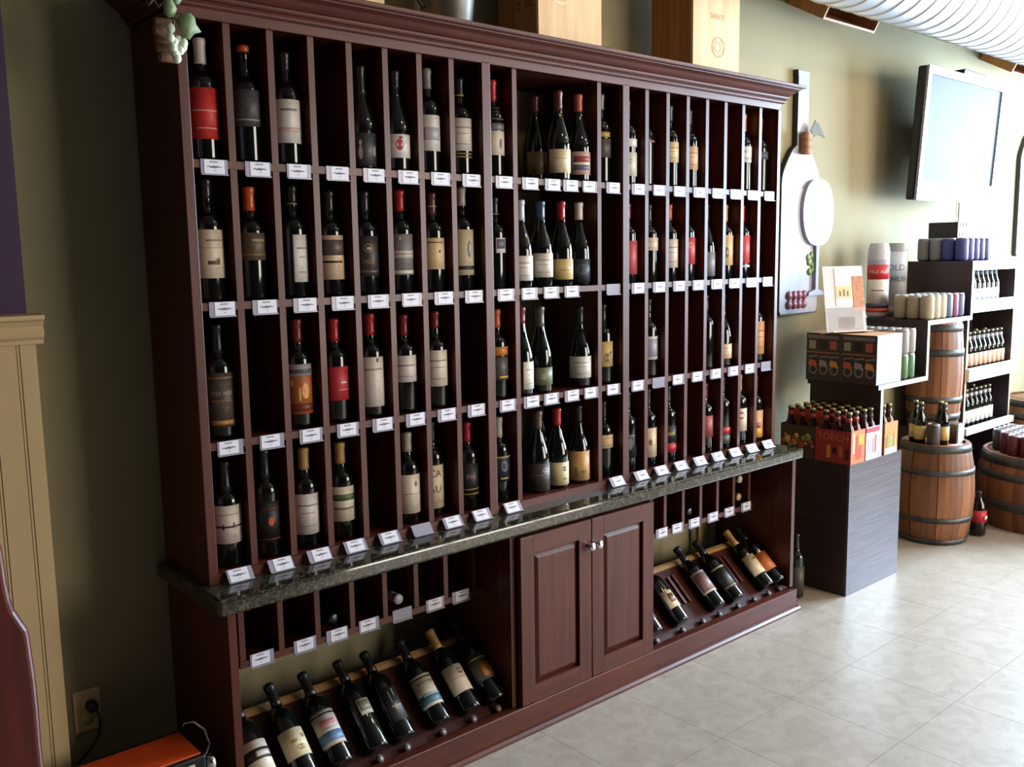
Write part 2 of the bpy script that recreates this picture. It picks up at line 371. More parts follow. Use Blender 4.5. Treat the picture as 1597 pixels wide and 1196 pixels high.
door(0.96, 1.288, 1.272); door(1.293, 1.62, 1.309)
NB = Vector((0, -math.sin(math.radians(42)), math.cos(math.radians(42))))   # slanted board normal
def bay(xa, xb, cub, cubx1):
    # slanted display board with a tan top strip, dowels and stops come per slot
    y0, y1 = -0.112, 0.128; zf = lambda y: 0.112+0.9*(y+0.053)
    wpart(base, 'display_board', M_wood_in, MB().prism([(y0, zf(y0)), (y1, zf(y1)), (y1, zf(y1)-0.02), (y0, zf(y0)-0.02)], 0, xa, xb))
    wpart(base, 'board_strip', M_tan, MB().prism([(y1-0.014, zf(y1-0.014)+0.002), (y1+0.012, zf(y1)+0.003), (y1+0.012, zf(y1)-0.03), (y1, zf(y1)-0.03), (y1, zf(y1)+0.0)], 0, xa, xb))
    bx(base, 'front_ledge', M_wood_h, xa, xb, -0.118, -0.100, 0.04, 0.094)
    bx(base, 'cubby_floor', M_wood_h, cub[0]-0.01, cubx1, 0.03, YD, 0.455, 0.475)
    for c in cub: bx(base, 'cubby_divider', M_wood_v, c-0.0085, c+0.0085, 0.032, YD, 0.475, ZB)
LC = [0.075+0.118*k for k in range(8)]; RC = [1.776+0.1155*k for k in range(7)]
bay(XL+0.022, 0.935, LC, 0.935); bay(1.64, XR-0.012, RC, 2.49)
bx(base, 'gap_light_strip', M_tan, 2.395, 2.412, 0.25, 0.268, 0.0, 0.455)  # light falling through a gap, built as a slim tan strip

# ------------------------------------------------------------------ wine bottles
def bottle_profile(kind, H, r):
    s = H/0.30
    if kind == 'burg':
        p = [(0.0, 0.004), (r*0.75, 0.0), (r*0.96, 0.003), (r, 0.010), (r, 0.118*s), (r*0.985, 0.130*s), (r*0.93, 0.145*s), (r*0.84, 0.160*s), (r*0.72, 0.176*s), (r*0.60, 0.191*s), (r*0.50, 0.206*s), (r*0.42, 0.222*s), (0.0145, 0.238*s)]
    else:
        p = [(0.0, 0.004), (r*0.75, 0.0), (r*0.96, 0.003), (r, 0.010), (r, 0.180*s), (r*0.985, 0.189*s), (r*0.93, 0.198*s), (r*0.82, 0.206*s), (r*0.66, 0.213*s), (r*0.52, 0.219*s), (r*0.44, 0.226*s), (0.0148, 0.235*s)]
    return p + [(0.0142, 0.262*s), (0.0142, 0.284*s), (0.0158, 0.286*s), (0.0158, 0.294*s), (0.0148, 0.296*s), (0.0148, H-0.001), (0.0, H-0.001)]
def rad_at(prof, z):
    for (r0, z0), (r1, z1) in zip(prof, prof[1:]):
        if z0 <= z <= z1 and z1 > z0: return r0+(r1-r0)*(z-z0)/(z1-z0)
    return prof[4][0]
GM = {}
def colmat(rgb, rough=0.45):
    k = 'paint_%d_%d_%d' % rgb
    return mat(k, rgb, rough)
def labmat(rgb, ink=None):
    # paper label with a little mottled print
    k = 'label_%d_%d_%d' % rgb
    if k in MATS: return MATS[k]
    lum = sum(rgb)/3; d = 22
    c2 = tuple(max(0, int(c-d)) if lum > 90 else min(255, c+26) for c in rgb)
    return mat(k, rgb, 0.5, rgb2=c2, scale=(90, 90, 160), thr=(0.52, 0.72), detail=3)
CAPS = dict(white=(214, 208, 200), black=(26, 27, 28), grey=(120, 118, 112), orange=(196, 84, 30), red=(168, 32, 34), dred=(112, 26, 32), tan=(190, 148, 92), pale=(176, 168, 152), silver=(168, 170, 176), blue=(48, 66, 96), yellow=(214, 160, 60), maroon=(86, 36, 40), green=(86, 92, 74), brown=(92, 72, 56), crimson=(160, 22, 50), slate=(66, 70, 92), rust=(180, 84, 62))
def make_bottle(name, label, group, loc, rot, kind, H, r, cap, cap0, labs, face, glass=None, ring=None):
    root = thing(name, label, 'bottle', loc, rot, group)
    prof = bottle_profile(kind, H, r)
    MB().lathe(prof, 28).build('glass', glass or M_glass, root)
    if cap:
        rr = lambda z: rad_at(prof, z)+0.0007
        zs = [cap0, cap0+0.25*(0.284*H/0.3-cap0)+0.001, 0.284*H/0.3]
        cp = [(0.0, cap0), (rr(cap0), cap0), (rr(zs[1]), zs[1]), (rr(0.27*H/0.3) if cap0 < 0.27*H/0.3 else 0.0156, max(0.27*H/0.3, cap0+0.002)), (0.0152, 0.284*H/0.3), (0.0166, 0.2865*H/0.3), (0.0166, 0.2945*H/0.3), (0.0158, H), (0.0, H+0.0005)]
        cp2 = [cp[0]]
        for q in cp[1:]:
            if q[1] > cp2[-1][1]+1e-6 or q[0] != cp2[-1][0]: cp2.append(q)
        MB().lathe(cp2, 20).build('capsule', mat('capsule_'+cap, CAPS[cap], 0.32), root)
    if ring:
        z = ring[1]; MB().arc(rad_at(prof, z)+0.0006, z-0.002, z+0.002, 0, 2*PI-0.001, 24, 0.0008).build('neck_ring', colmat(ring[0]), root)
    for L in labs:
        rgb, z0, z1 = L[0], L[1], L[2]; opt = L[3] if len(L) > 3 else {}
        half = opt.get('half', 1.45); off = opt.get('off', 0.0)
        z0 = max(z0, 0.006)
        rl0, rl1 = rad_at(prof, z0), rad_at(prof, z1)
        lab = MB().arc(rl0+0.0004, z0, z1, face+off-half, face+off+half, 16, 0.0006, rl1+0.0004).build('label', labmat(rgb), root)
        lum = sum(rgb)/3; h = z1-z0; rm = max(rl0, rl1)
        prints = list(opt.get('p', []))
        if not prints and lum > 150 and h > 0.03:
            ink = tuple(int(c*0.62) for c in rgb)
            prints = [('b', ink, 0.70, 0.735, 0.55), ('b', ink, 0.52, 0.54, 0.35), ('b', ink, 0.2, 0.22, 0.45)]
        for q in prints:
            if q[0] == 'b':      # band or patch: colour, from, to (fractions of the label height), half width, shift
                _, c, a, b, hw = q[:5]; sh = q[5] if len(q) > 5 else 0.0
                F['pz'] = F.get('pz', 0)+1; lift = 0.0012+0.0001*prints.index(q)
                if hw <= 0.36 and b-a >= 0.1:
                    MB().oval(rm+lift, z0+(a+b)/2*h, (b-a)/2*h, face+off+sh*half, hw*half).build('print', colmat(c), lab); continue
                MB().arc(rm+lift, z0+a*h, z0+b*h, face+off+sh*half-hw*half, face+off+sh*half+hw*half, 10, 0.0003).build('print', colmat(c), lab)
            else:                # text: string, colour, height fraction, size, shift
                _, tx, c, a, sz = q[:5]; sh = q[5] if len(q) > 5 else 0.0
                curved_text(tx, sz, rm+0.0014, z0+a*h, face+off+sh*half, colmat(c), lab, 'lettering')
    return root

def slot_name(s):
    if s <= 8: return ORD[s]+' slot from outlet end'
    if s == 9: return 'narrow slot outlet-side of wide bay'
    if s == 10: return 'wide bay'
    if s == 11: return 'narrow slot beer-side of wide bay'
    return ORD[20-s]+' slot from beer end'
ROWN = ['top row', 'second row', 'third row', 'bottom row']
WHITE, CREAM, DK, GREY = (222, 216, 210), (218, 200, 168), (44, 40, 38), (120, 116, 112)
F = {}
def rb(row, slot, rpx, kind, top, cap, capy, labs, desc, xw=None, yb=None, glass=None, ring=None):
    """standing bottle: right silhouette edge, top, capsule bottom and label heights come from the photograph"""
    zs = ROWZ[row]; r = 0.041 if kind == 'burg' else 0.0378
    x0, x1 = slots[slot]
    ymid = {0: 200, 1: 400, 2: 590, 3: 760}[row]
    xc = (x0+x1)/2
    if slot != 10:
        y = 0.09
        for it in range(6):
            hp = FPX*r/depth((xc, y, zs+0.1)); d = ray(rpx-hp, ymid); t = (xc-CAM.x)/d.x; y = CAM.y+t*d.y
            y = min(max(y, 0.055), 0.235)
        hp = FPX*r/depth((xc, y, zs+0.1)); q = hit(rpx-hp, ymid, 1, y); xc = min(max(q.x, x0+r+0.002), x1-r-0.002)
    else:
        y = yb if yb else 0.07
        hp = FPX*r/depth((1.3, y, zs+0.1)); xc = hit(rpx-hp, ymid, 1, y).x; xc = min(max(xc, x0+r+0.002), x1-r-0.002)
    pxc = rpx-hp
    zof = lambda py, dy=0.0: hit(pxc, py, 1, y-dy).z-zs
    H = 0.305
    if top: H = min(max(zof(top), 0.285), 0.33)
    s = H/0.3
    c0 = zof(capy) if capy else 0.232*s
    c0 = min(max(c0, 0.215*s), 0.283*s)
    ll = []
    for L in labs:
        ll.append((L[0], max(zof(L[2], r*0.8), 0.008), zof(L[1], r*0.8))+tuple(L[3:]))
    va = math.atan2(CAM.y-y, CAM.x-xc); face = (-PI/2*0.45+va*0.55)
    lab = '%s, %s, %s' % (desc, ROWN[row], slot_name(slot))
    rg = (ring[0], zof(ring[1])) if ring else None
    make_bottle('wine_bottle', lab, 'bottles standing in the wine rack', (xc, y, zs), (0, 0, 0), kind, H, r, cap, c0, ll, face, glass, rg)

B, G = 'bord', 'burg'
RED = (196, 46, 40)
# --- top row
rb(0, 1, 344, B, 62, 'white', 102, [(RED, 137, 217, {'p': [('b', (226, 150, 138), 0.54, 0.57, 0.7), ('b', (226, 150, 138), 0.2, 0.225, 0.5), ('b', (150, 30, 30), 0.74, 0.92, 0.09, -0.5)]})], 'red label bottle with white capsule')
rb(0, 2, 407, B, 73, 'orange', 83, [((66, 68, 70), 140, 197, {'p': [('b', (170, 150, 140), 0.16, 0.2, 0.6)]})], 'dark grey label bottle with orange cap')
rb(0, 3, 469, B, 83, 'black', 112, [(WHITE, 155, 223, {'p': [('b', (130, 122, 122), 0.74, 0.79, 0.4), ('b', (206, 180, 170), 0.26, 0.36, 0.9)]})], 'wide white label bottle with black capsule')
rb(0, 5, 588, G, 104, 'black', 150, [((52, 52, 50), 207, 259, {'p': [('b', (170, 160, 142), 0.2, 0.62, 0.1, -0.25), ('b', (180, 170, 150), 0.62, 0.8, 0.07, -0.25), ('b', (164, 154, 138), 0.3, 0.62, 0.1, 0.5)]})], 'dark bottle with pale standing figures')
rb(0, 6, 639, G, 111, 'black', 140, [(WHITE, 209, 246, {'p': [('b', (176, 62, 66), 0.32, 0.8, 0.2, 0.0), ('b', (150, 40, 50), 0.8, 0.92, 0.1, 0.05)]})], 'white label bottle with red figure stamp')
rb(0, 7, 685.5, B, 108, 'grey', 140, [(WHITE, 179, 235, {'p': [('b', (176, 172, 176), 0.3, 0.66, 0.5, 0.1), ('b', (186, 182, 184), 0.7, 0.86, 0.3, 0.3)]})], 'mottled white label bottle with grey capsule')
rb(0, 8, 736.7, B, 123, 'black', 151, [(WHITE, 184, 235), ((150, 124, 62), 238, 240.5), ((150, 124, 62), 243, 245.5)], 'white label bottle with gold rings', ring=((196, 160, 70), 150))
rb(0, 9, 789, B, 126, 'red', 159, [((140, 104, 88), 167, 186), ((112, 110, 108), 192, 203), ((224, 212, 196), 204, 242, {'p': [('b', (90, 70, 50), 0.25, 0.7, 0.12, 0.3)]})], 'red capsule bottle with stacked picture labels')
rb(0, 10, 852, G, 150, 'maroon', 176, [((158, 138, 98), 236, 272, {'half': 1.1})], 'shaded tan label bottle standing behind others', yb=0.19)
rb(0, 10, 866, G, 148, 'maroon', 176, [], 'unlabelled dark bottle hidden behind others', yb=0.245)
rb(0, 10, 889, G, 142, 'maroon', 172, [((228, 212, 178), 232, 269, {'half': 1.2, 'p': [('b', (200, 182, 146), 0.6, 0.64, 0.5), ('b', (196, 160, 60), 0.0, 0.12, 0.07, 0.1)]})], 'cream label bottle with maroon gold capsule', yb=0.052)
rb(0, 10, 920.6, G, 148, 'rust', 175, [((206, 170, 158), 236, 272, {'half': 1.2, 'p': [('b', (150, 60, 60), 0.55, 0.8, 0.6), ('b', (96, 96, 120), 0.2, 0.42, 0.6), ('b', (232, 222, 190), 0.44, 0.52, 0.75)]})], 'pink lettered label bottle with rust capsule', yb=0.052)
rb(0, 11, 952, B, 148, 'grey', 172, [((72, 66, 62), 215, 245), ((178, 154, 60), 205, 213, {'half': 0.8})], 'dark label bottle with yellow badge')
rb(0, 12, 993, B, None, 'black', None, [((226, 224, 222), 215.5, 228), ((216, 216, 204), 237, 274, {'p': [('b', (180, 176, 70), 0.5, 0.75, 0.25, -0.1)]})], 'two white labels bottle with yellow dab')
rb(0, 13, 1020.5, B, None, 'black', None, [((176, 110, 120), 218, 221)], 'slim dark bottle with pink ring')
rb(0, 14, 1060, B, 166, 'slate', 190, [((226, 206, 160), 221, 253)], 'cream label bottle with slate capsule')
rb(0, 15, 1090.6, B, 172.6, 'black', 197, [((226, 186, 152), 228, 264)], 'peach label bottle with black capsule')
rb(0, 18, 1174.8, B, 179, 'yellow', 206, [((228, 226, 222), 228, 253, {'p': [('b', (70, 66, 60), 0.62, 0.76, 0.3, -0.1), ('b', (180, 176, 170), 0.2, 0.3, 0.7)]})], 'yellow capsule bottle with white label')
rb(0, 19, 1199, B, 186, 'dred', 206, [((70, 78, 84), 236, 248)], 'red capsule bottle with small grey label')
# --- second row
rb(1, 1, 348.5, B, 279, 'black', 310, [((222, 204, 180), 358, 434, {'p': [('b', (90, 78, 66), 0.28, 0.36, 0.28, 0.1), ('b', (74, 62, 52), 0.30, 0.42, 0.1, 0.3), ('b', (150, 136, 118), 0.76, 0.80, 0.4, 0.2), ('b', (176, 160, 140), 0.62, 0.635, 0.6)]})], 'tall cream label bottle with small sketch')
rb(1, 2, 414, B, 292, 'orange', 329, [((84, 72, 52), 363, 406, {'p': [('b', (150, 132, 96), 0.68, 0.78, 0.4, 0.25), ('b', (136, 108, 66), 0.18, 0.24, 0.9)]})], 'olive brown label bottle with orange capsule')
rb(1, 3, 480, B, 290, 'black', 318, [((230, 224, 218), 366, 440, {'half': 0.72, 'off': 0.45})], 'narrow white strip label bottle', ring=((150, 140, 80), 318))
rb(1, 4, 536, B, 298, 'black', 331, [((216, 190, 156), 367, 436, {'p': [('b', (88, 74, 70), 0.55, 0.9, 0.7, 0.1), ('b', (176, 164, 156), 0.62, 0.84, 0.3, 0.2), ('b', (26, 22, 20), 0.38, 0.425, 0.6, -0.1)]})], 'cream label bottle with dark square picture')
rb(1, 5, 590, B, 298.5, 'black', 332, [((50, 44, 42), 368, 431, {'p': [('t', 'HESS', (150, 110, 70), 0.36, 0.018), ('b', (132, 100, 64), 0.58, 0.82, 0.26), ('b', (60, 50, 44), 0.61, 0.79, 0.2), ('b', (180, 164, 140), 0.65, 0.73, 0.12), ('b', (90, 78, 70), 0.08, 0.16, 0.6)]})], 'dark brown label bottle with round gold emblem')
rb(1, 6, 645, B, 297, 'red', 330, [((134, 130, 128), 365, 429, {'p': [('b', (214, 206, 196), 0.42, 0.6, 0.95), ('b', (224, 218, 206), 0.03, 0.12, 0.9), ('b', (160, 140, 130), 0.5, 0.53, 0.6), ('b', (210, 206, 200), 0.86, 0.93, 0.06, -0.2)]})], 'grey landscape label bottle with red capsule')
rb(1, 7, 694, B, 301, 'maroon', 336, [((222, 196, 150), 371, 420, {'p': [('b', (120, 90, 60), 0.84, 0.88, 0.55), ('b', (60, 46, 36), 0.52, 0.62, 0.05, 0.25)]})], 'tan cream label bottle with maroon capsule', ring=((196, 160, 110), 322))
rb(1, 8, 739, B, 292, 'pale', 321, [((212, 196, 164), 358, 429, {'p': [('b', (52, 50, 60), 0.38, 0.76, 0.14, 0.25), ('b', (44, 44, 56), 0.12, 0.2, 0.8), ('b', (200, 200, 206), 0.46, 0.7, 0.05, 0.3)]})], 'cream label bottle with tall dark figure')
rb(1, 9, 792, B, 308, 'black', 336, [((222, 220, 218), 371, 394.5, {'half': 0.55, 'off': 0.35, 'p': [('b', (92, 96, 108), 0.28, 0.92, 0.8)]})], 'small square grey label bottle', ring=((150, 130, 70), 334))
rb(1, 10, 830, G, 312, 'silver', 344, [((228, 222, 214), 399, 438)], 'white label bottle with silver capsule nearest the post', yb=0.052)
rb(1, 10, 861.7, G, 313.5, 'blue', 343, [((218, 208, 190), 395, 432.5)], 'off-white label bottle with blue capsule', yb=0.052)
rb(1, 10, 893.5, G, 314, 'red', 343, [((216, 184, 126), 404, 436, {'p': [('b', (60, 60, 80), 0.6, 0.84, 0.08, 0.4), ('b', (150, 120, 70), 0.45, 0.48, 0.4)]})], 'tan label bottle with red capsule', yb=0.052)
rb(1, 10, 921, G, 316, 'white', 343, [((30, 34, 44), 404, 440, {'p': [('b', (64, 74, 92), 0.3, 0.8, 0.3)]})], 'white capsule bottle with dark label', yb=0.052)
rb(1, 12, 996, B, 317.7, 'dred', 343, [((190, 74, 84), 375.5, 428)], 'rose red label bottle')
rb(1, 13, 1029.7, B, 319, 'black', 348, [((224, 208, 188), 370.6, 390.6)], 'short cream label bottle')
rb(1, 14, 1058.8, B, 319, 'orange', 343, [((224, 212, 198), 373, 417.5)], 'tall cream label bottle with orange capsule')
rb(1, 15, 1083.7, B, None, 'black', None, [((188, 60, 66), 370, 412, {'p': [('b', (216, 150, 90), 0.6, 0.82, 0.3)]})], 'red label bottle with orange bloom')
rb(1, 16, 1115, G, None, 'black', None, [((124, 126, 132), 392.6, 431)], 'grey label bottle with sloping shoulders')
rb(1, 17, 1145, B, None, 'tan', None, [((224, 192, 142), 366.5, 413.7, {'p': [('b', (120, 90, 50), 0.25, 0.6, 0.25, -0.1)]})], 'cream label bottle with brown leaf')
rb(1, 18, 1169.5, B, None, 'red', None, [((204, 72, 76), 367, 411), ((200, 206, 214), 413, 417)], 'coral red label bottle with pale ring')
# --- third row
rb(2, 1, 368, B, 505, 'black', 551, [((72, 62, 54), 581, 666, {'p': [('t', 'TREE WEIR', (170, 156, 136), 0.62, 0.0135), ('b', (176, 120, 60), 0.04, 0.13, 0.6), ('b', (196, 150, 90), 0.06, 0.1, 0.25, -0.1), ('b', (136, 104, 66), 0.47, 0.5, 0.6), ('b', (120, 96, 70), 0.88, 0.93, 0.8)]})], 'dark painted label bottle with pale lettering')
rb(2, 3, 486, B, 497, 'dred', 533, [((170, 92, 40), 568, 646, {'p': [('b', (150, 146, 150), 0.76, 1.0, 0.98), ('b', (220, 150, 70), 0.3, 0.62, 0.2, 0.2), ('b', (232, 190, 120), 0.25, 0.55, 0.06, -0.1), ('b', (110, 44, 24), 0.06, 0.2, 0.7), ('b', (224, 170, 96), 0.55, 0.7, 0.1, -0.5), ('b', (90, 80, 90), 0.82, 0.9, 0.6)]})], 'orange painting label bottle with red capsule')
rb(2, 4, 543, B, 496.6, 'red', 532, [((184, 44, 56), 572, 625, {'half': 0.95, 'off': 0.2, 'p': [('b', (226, 190, 190), 0.5, 0.56, 0.3, 0.25), ('b', (214, 150, 150), 0.3, 0.33, 0.5, 0.2)]})], 'plain red label bottle with red capsule')
rb(2, 5, 598.5, B, 488.5, 'red', 522, [((224, 214, 204), 557, 634.6, {'p': [('b', (50, 44, 46), 0.9, 0.97, 0.05, 0.2), ('b', (150, 140, 136), 0.74, 0.77, 0.5)]})], 'long white label bottle with red capsule')
rb(2, 6, 650.6, B, 490, 'dred', 523, [((222, 214, 208), 554.6, 596, {'p': [('b', (150, 140, 140), 0.6, 0.66, 0.5), ('b', (170, 160, 160), 0.2, 0.23, 0.6)]})], 'short white label bottle with dark red capsule')
rb(2, 7, 703, B, 484.6, 'dred', 511, [((226, 216, 200), 546, 602)], 'cream white label bottle with dark red capsule')
rb(2, 9, 795, B, 482, 'orange', 510, [((196, 118, 50), 541, 555), ((78, 70, 66), 557, 593, {'p': [('b', (206, 160, 80), 0.08, 0.18, 0.4, 0.3)]})], 'orange and grey label bottle')
rb(2, 10, 831.6, G, 478.4, 'dred', 504, [((222, 218, 202), 565, 608, {'half': 0.65, 'off': 0.45})], 'narrow white label bottle nearest the post', yb=0.052)
rb(2, 10, 861, G, 478, 'green', 509, [((112, 116, 88), 573.8, 601, {'p': [('b', (150, 152, 120), 0.3, 0.7, 0.2)]})], 'olive green label bottle', yb=0.052)
rb(2, 10, 925, G, 477.6, 'black', 505, [((226, 220, 214), 556, 589.7)], 'white label bottle with black capsule', yb=0.052)
rb(2, 11, 957.7, B, 474, 'black', None, [((206, 174, 112), 533, 572, {'p': [('b', (96, 84, 66), 0.15, 0.55, 0.22, 0.1), ('b', (110, 96, 70), 0.5, 0.62, 0.12, 0.35)]})], 'tan label bottle with grey bird')
rb(2, 13, 1027.6, B, 466, 'black', 488, [((214, 212, 212), 525, 561, {'p': [('b', (150, 150, 168), 0.12, 0.9, 0.7)]})], 'white label bottle with blue-grey picture')
rb(2, 16, 1113.9, B, None, 'black', None, [], 'plain black bottle without label')
rb(2, 17, 1141.9, G, None, 'black', None, [((226, 196, 156), 537, 559.7)], 'short cream label bottle with sloping shoulders')
rb(2, 19, 1189.9, B, None, 'black', None, [((220, 166, 110), 502, 553)], 'peach orange label bottle half hidden')
# --- bottom row
rb(3, 1, 373, B, 718, 'black', 765, [((222, 208, 196), 789, 848.6, {'p': [('b', (64, 56, 60), 0.42, 0.47, 0.8), ('b', (70, 62, 66), 0.36, 0.52, 0.06, -0.3), ('b', (70, 62, 66), 0.4, 0.56, 0.05, 0.2), ('b', (170, 156, 146), 0.75, 0.78, 0.5)]})], 'white label bottle with dark script')
rb(3, 2, 434, B, 700, 'black', 745, [((24, 24, 22), 783, 846, {'p': [('b', (196, 84, 40), 0.40, 0.62, 0.15, 0.1), ('b', (120, 40, 34), 0.8, 0.84, 0.5, 0.1), ('b', (110, 44, 34), 0.05, 0.08, 0.6, 0.1)]})], 'black label bottle with orange dot')
rb(3, 3, 499.5, B, 697, 'tan', 730, [((222, 212, 208), 770, 833)], 'white label bottle with tan capsule')
rb(3, 4, 553, B, 689, 'tan', 721, [((222, 212, 186), 759, 813, {'p': [('b', (84, 108, 66), 0.6, 0.78, 0.7), ('b', (60, 84, 48), 0.6, 0.68, 0.6), ('b', (120, 110, 110), 0.34, 0.4, 0.6)]})], 'cream label bottle with green hills')
rb(3, 6, 659, B, 673, 'pale', 702, [((226, 212, 190), 740, 800.5, {'p': [('b', (90, 90, 104), 0.68, 0.84, 0.08, 0.3), ('b', (170, 156, 140), 0.5, 0.52, 0.7)]})], 'cream label bottle with pale grey capsule')
rb(3, 7, 692, B, None, 'black', None, [((224, 206, 174), 726, 793.5, {'half': 1.2, 'p': [('t', 'CA', (26, 22, 22), 0.80, 0.034), ('t', 'AU', (26, 22, 22), 0.44, 0.034), ('b', (170, 150, 120), 0.14, 0.16, 0.7)]})], 'cream label bottle with big black letters')
rb(3, 8, 746.6, B, 657.7, 'crimson', 688, [((24, 24, 24), 724, 775, {'p': [('t', 'FH', (196, 130, 140), 0.6, 0.022), ('b', (140, 124, 56), 0.20, 0.24, 0.95), ('b', (140, 124, 56), 0.06, 0.1, 0.95)]})], 'black label bottle with crimson capsule')
rb(3, 9, 795.7, B, 650, 'pale', 680, [((26, 30, 40), 712, 752, {'half': 1.2, 'p': [('b', (176, 166, 96), 0.93, 0.99, 0.95), ('b', (170, 160, 110), 0.1, 0.16, 0.35, 0.2), ('b', (110, 116, 140), 0.4, 0.8, 0.25, 0.2), ('b', (26, 30, 40), 0.46, 0.74, 0.18, 0.2)]})], 'dark shield label bottle with pale capsule')
rb(3, 10, 823, G, 640, 'black', None, [], 'unlabelled bottle tucked against the post', yb=0.135)
rb(3, 10, 857.3, G, 641, 'brown', 668, [((60, 54, 50), 724, 768, {'p': [('b', (150, 150, 154), 0.66, 0.86, 0.25, 0.3), ('b', (110, 100, 92), 0.56, 0.6, 0.8)]})], 'dark brown label bottle', yb=0.052)
rb(3, 10, 862, G, 645, 'black', None, [], 'unlabelled bottle behind the others', yb=0.19)
rb(3, 10, 887, G, 636.4, 'red', 662, [((224, 206, 164), 722, 757.5, {'p': [('b', (120, 110, 60), 0.6, 0.82, 0.2, 0.25), ('b', (140, 120, 60), 0.25, 0.32, 0.12, 0.3)]})], 'cream label bottle with red capsule', yb=0.052)
rb(3, 10, 920, G, 632, 'black', None, [((206, 160, 104), 704.5, 750, {'p': [('b', (120, 100, 60), 0.05, 0.35, 0.3, 0.1), ('b', (90, 80, 50), 0.1, 0.5, 0.08, -0.4)]})], 'tan orange label bottle', yb=0.052)
rb(3, 11, 957.4, B, 627, 'black', None, [((222, 188, 152), 679, 699.5)], 'short peach label bottle')
rb(3, 12, 993, B, None, 'black', None, [((28, 32, 40), 655, 715, {'p': [('b', (120, 124, 134), 0.2, 0.55, 0.12), ('b', (120, 124, 134), 0.55, 0.6, 0.3)]})], 'black label bottle with pale emblem')
rb(3, 13, 1023.5, B, None, 'black', None, [((220, 196, 164), 668.6, 714, {'p': [('b', (130, 104, 70), 0.4, 0.62, 0.15)]})], 'cream label bottle with small bird')
rb(3, 14, 1057, B, None, 'black', None, [((30, 32, 36), 665, 690, {'p': [('b', (150, 130, 60), 0.4, 0.6, 0.4)]}), ((190, 40, 48), 692, 706)], 'dark bottle with red patch')
rb(3, 16, 1114, B, 597, 'dred', 620, [((160, 78, 74), 649, 682.7)], 'dusty red label bottle')
rb(3, 17, 1140, B, None, 'black', None, [((196, 44, 44), 667, 677), ((84, 84, 78), 679, 692)], 'red over grey label bottle')
rb(3, 18, 1166, B, None, 'tan', None, [((228, 212, 190), 637.6, 673, {'p': [('b', (176, 54, 50), 0.52, 0.86, 0.25), ('b', (228, 212, 190), 0.6, 0.78, 0.1)]})], 'white label bottle with red circle')
rb(3, 19, 1193.9, B, 586, 'dred', 608, [((222, 176, 130), 640, 682, {'p': [('b', (226, 170, 50), 0.0, 0.4, 0.9), ('b', (180, 90, 100), 0.36, 0.56, 0.4, -0.1)]})], 'peach and yellow label bottle')

# --- slanted display bottles
def slant(xc, bay_name, n, cap, capf, labs, desc, kind='bord', dz=0.0, group='slanted display bottles in the base cabinet'):
    ang = -math.radians(48)
    loc = (xc, -0.083, 0.1235)
    make_bottle('wine_bottle', '%s, slanted in %s base bay' % (desc, bay_name), group, loc, (ang, 0, 0), kind, 0.305, 0.0378, cap, capf, labs, -PI/2)
    for s in (-1, 1):
        pass
def zslot(x, empty=False):
    # stop knob and two dowels per place on the slanted board
    t = Vector((0, math.cos(math.radians(42)), math.sin(math.radians(42))))
    p0 = Vector((x, -0.053, 0.112))+NB*0.002
    k = MB().lathe([(0.0, 0), (0.007, 0), (0.007, 0.008), (0.012, 0.011), (0.012, 0.019), (0, 0.021)], 14)
    ko = k.build('stop_knob', mat('frosted_stop', (104, 94, 94), 0.2), base, Vector((x, -0.079, 0.0886))-Vector((1.28, 0.1, 0)), (math.radians(42), 0, 0))
    me = F.get('dowel')
    if not me: me = F['dowel'] = MB().box(-0.006, 0.006, 0.0, 0.13, 0, 0.007).mesh('dowel')
    for s in (-1, 1):
        link('dowel', me, M_wood_h, base, p0+t*0.06+Vector((s*0.016-1.28, -0.1, 0)), (math.radians(42), 0, 0))
LX = [0.083+0.1185*k for k in range(7)]+[0.894]
Lx = [hit(735.6, 1096, 1, -0.08).x]
lxs = {'L3': (534, 1183), 'L4': (590, 1165), 'L5': (632, 1141), 'L6': (688, 1117), 'L7': (735.6, 1096), 'L8': (780, 1081)}
xs = [0.083, 0.196]+[hit(a, b, 1, -0.083).x for a, b in lxs.values()]
for i in range(1, len(xs)): xs[i] = max(xs[i], xs[i-1]+0.088)
xs[-1] = min(xs[-1], 0.935-0.042)
for i in range(len(xs)-2, -1, -1): xs[i] = min(xs[i], xs[i+1]-0.088)
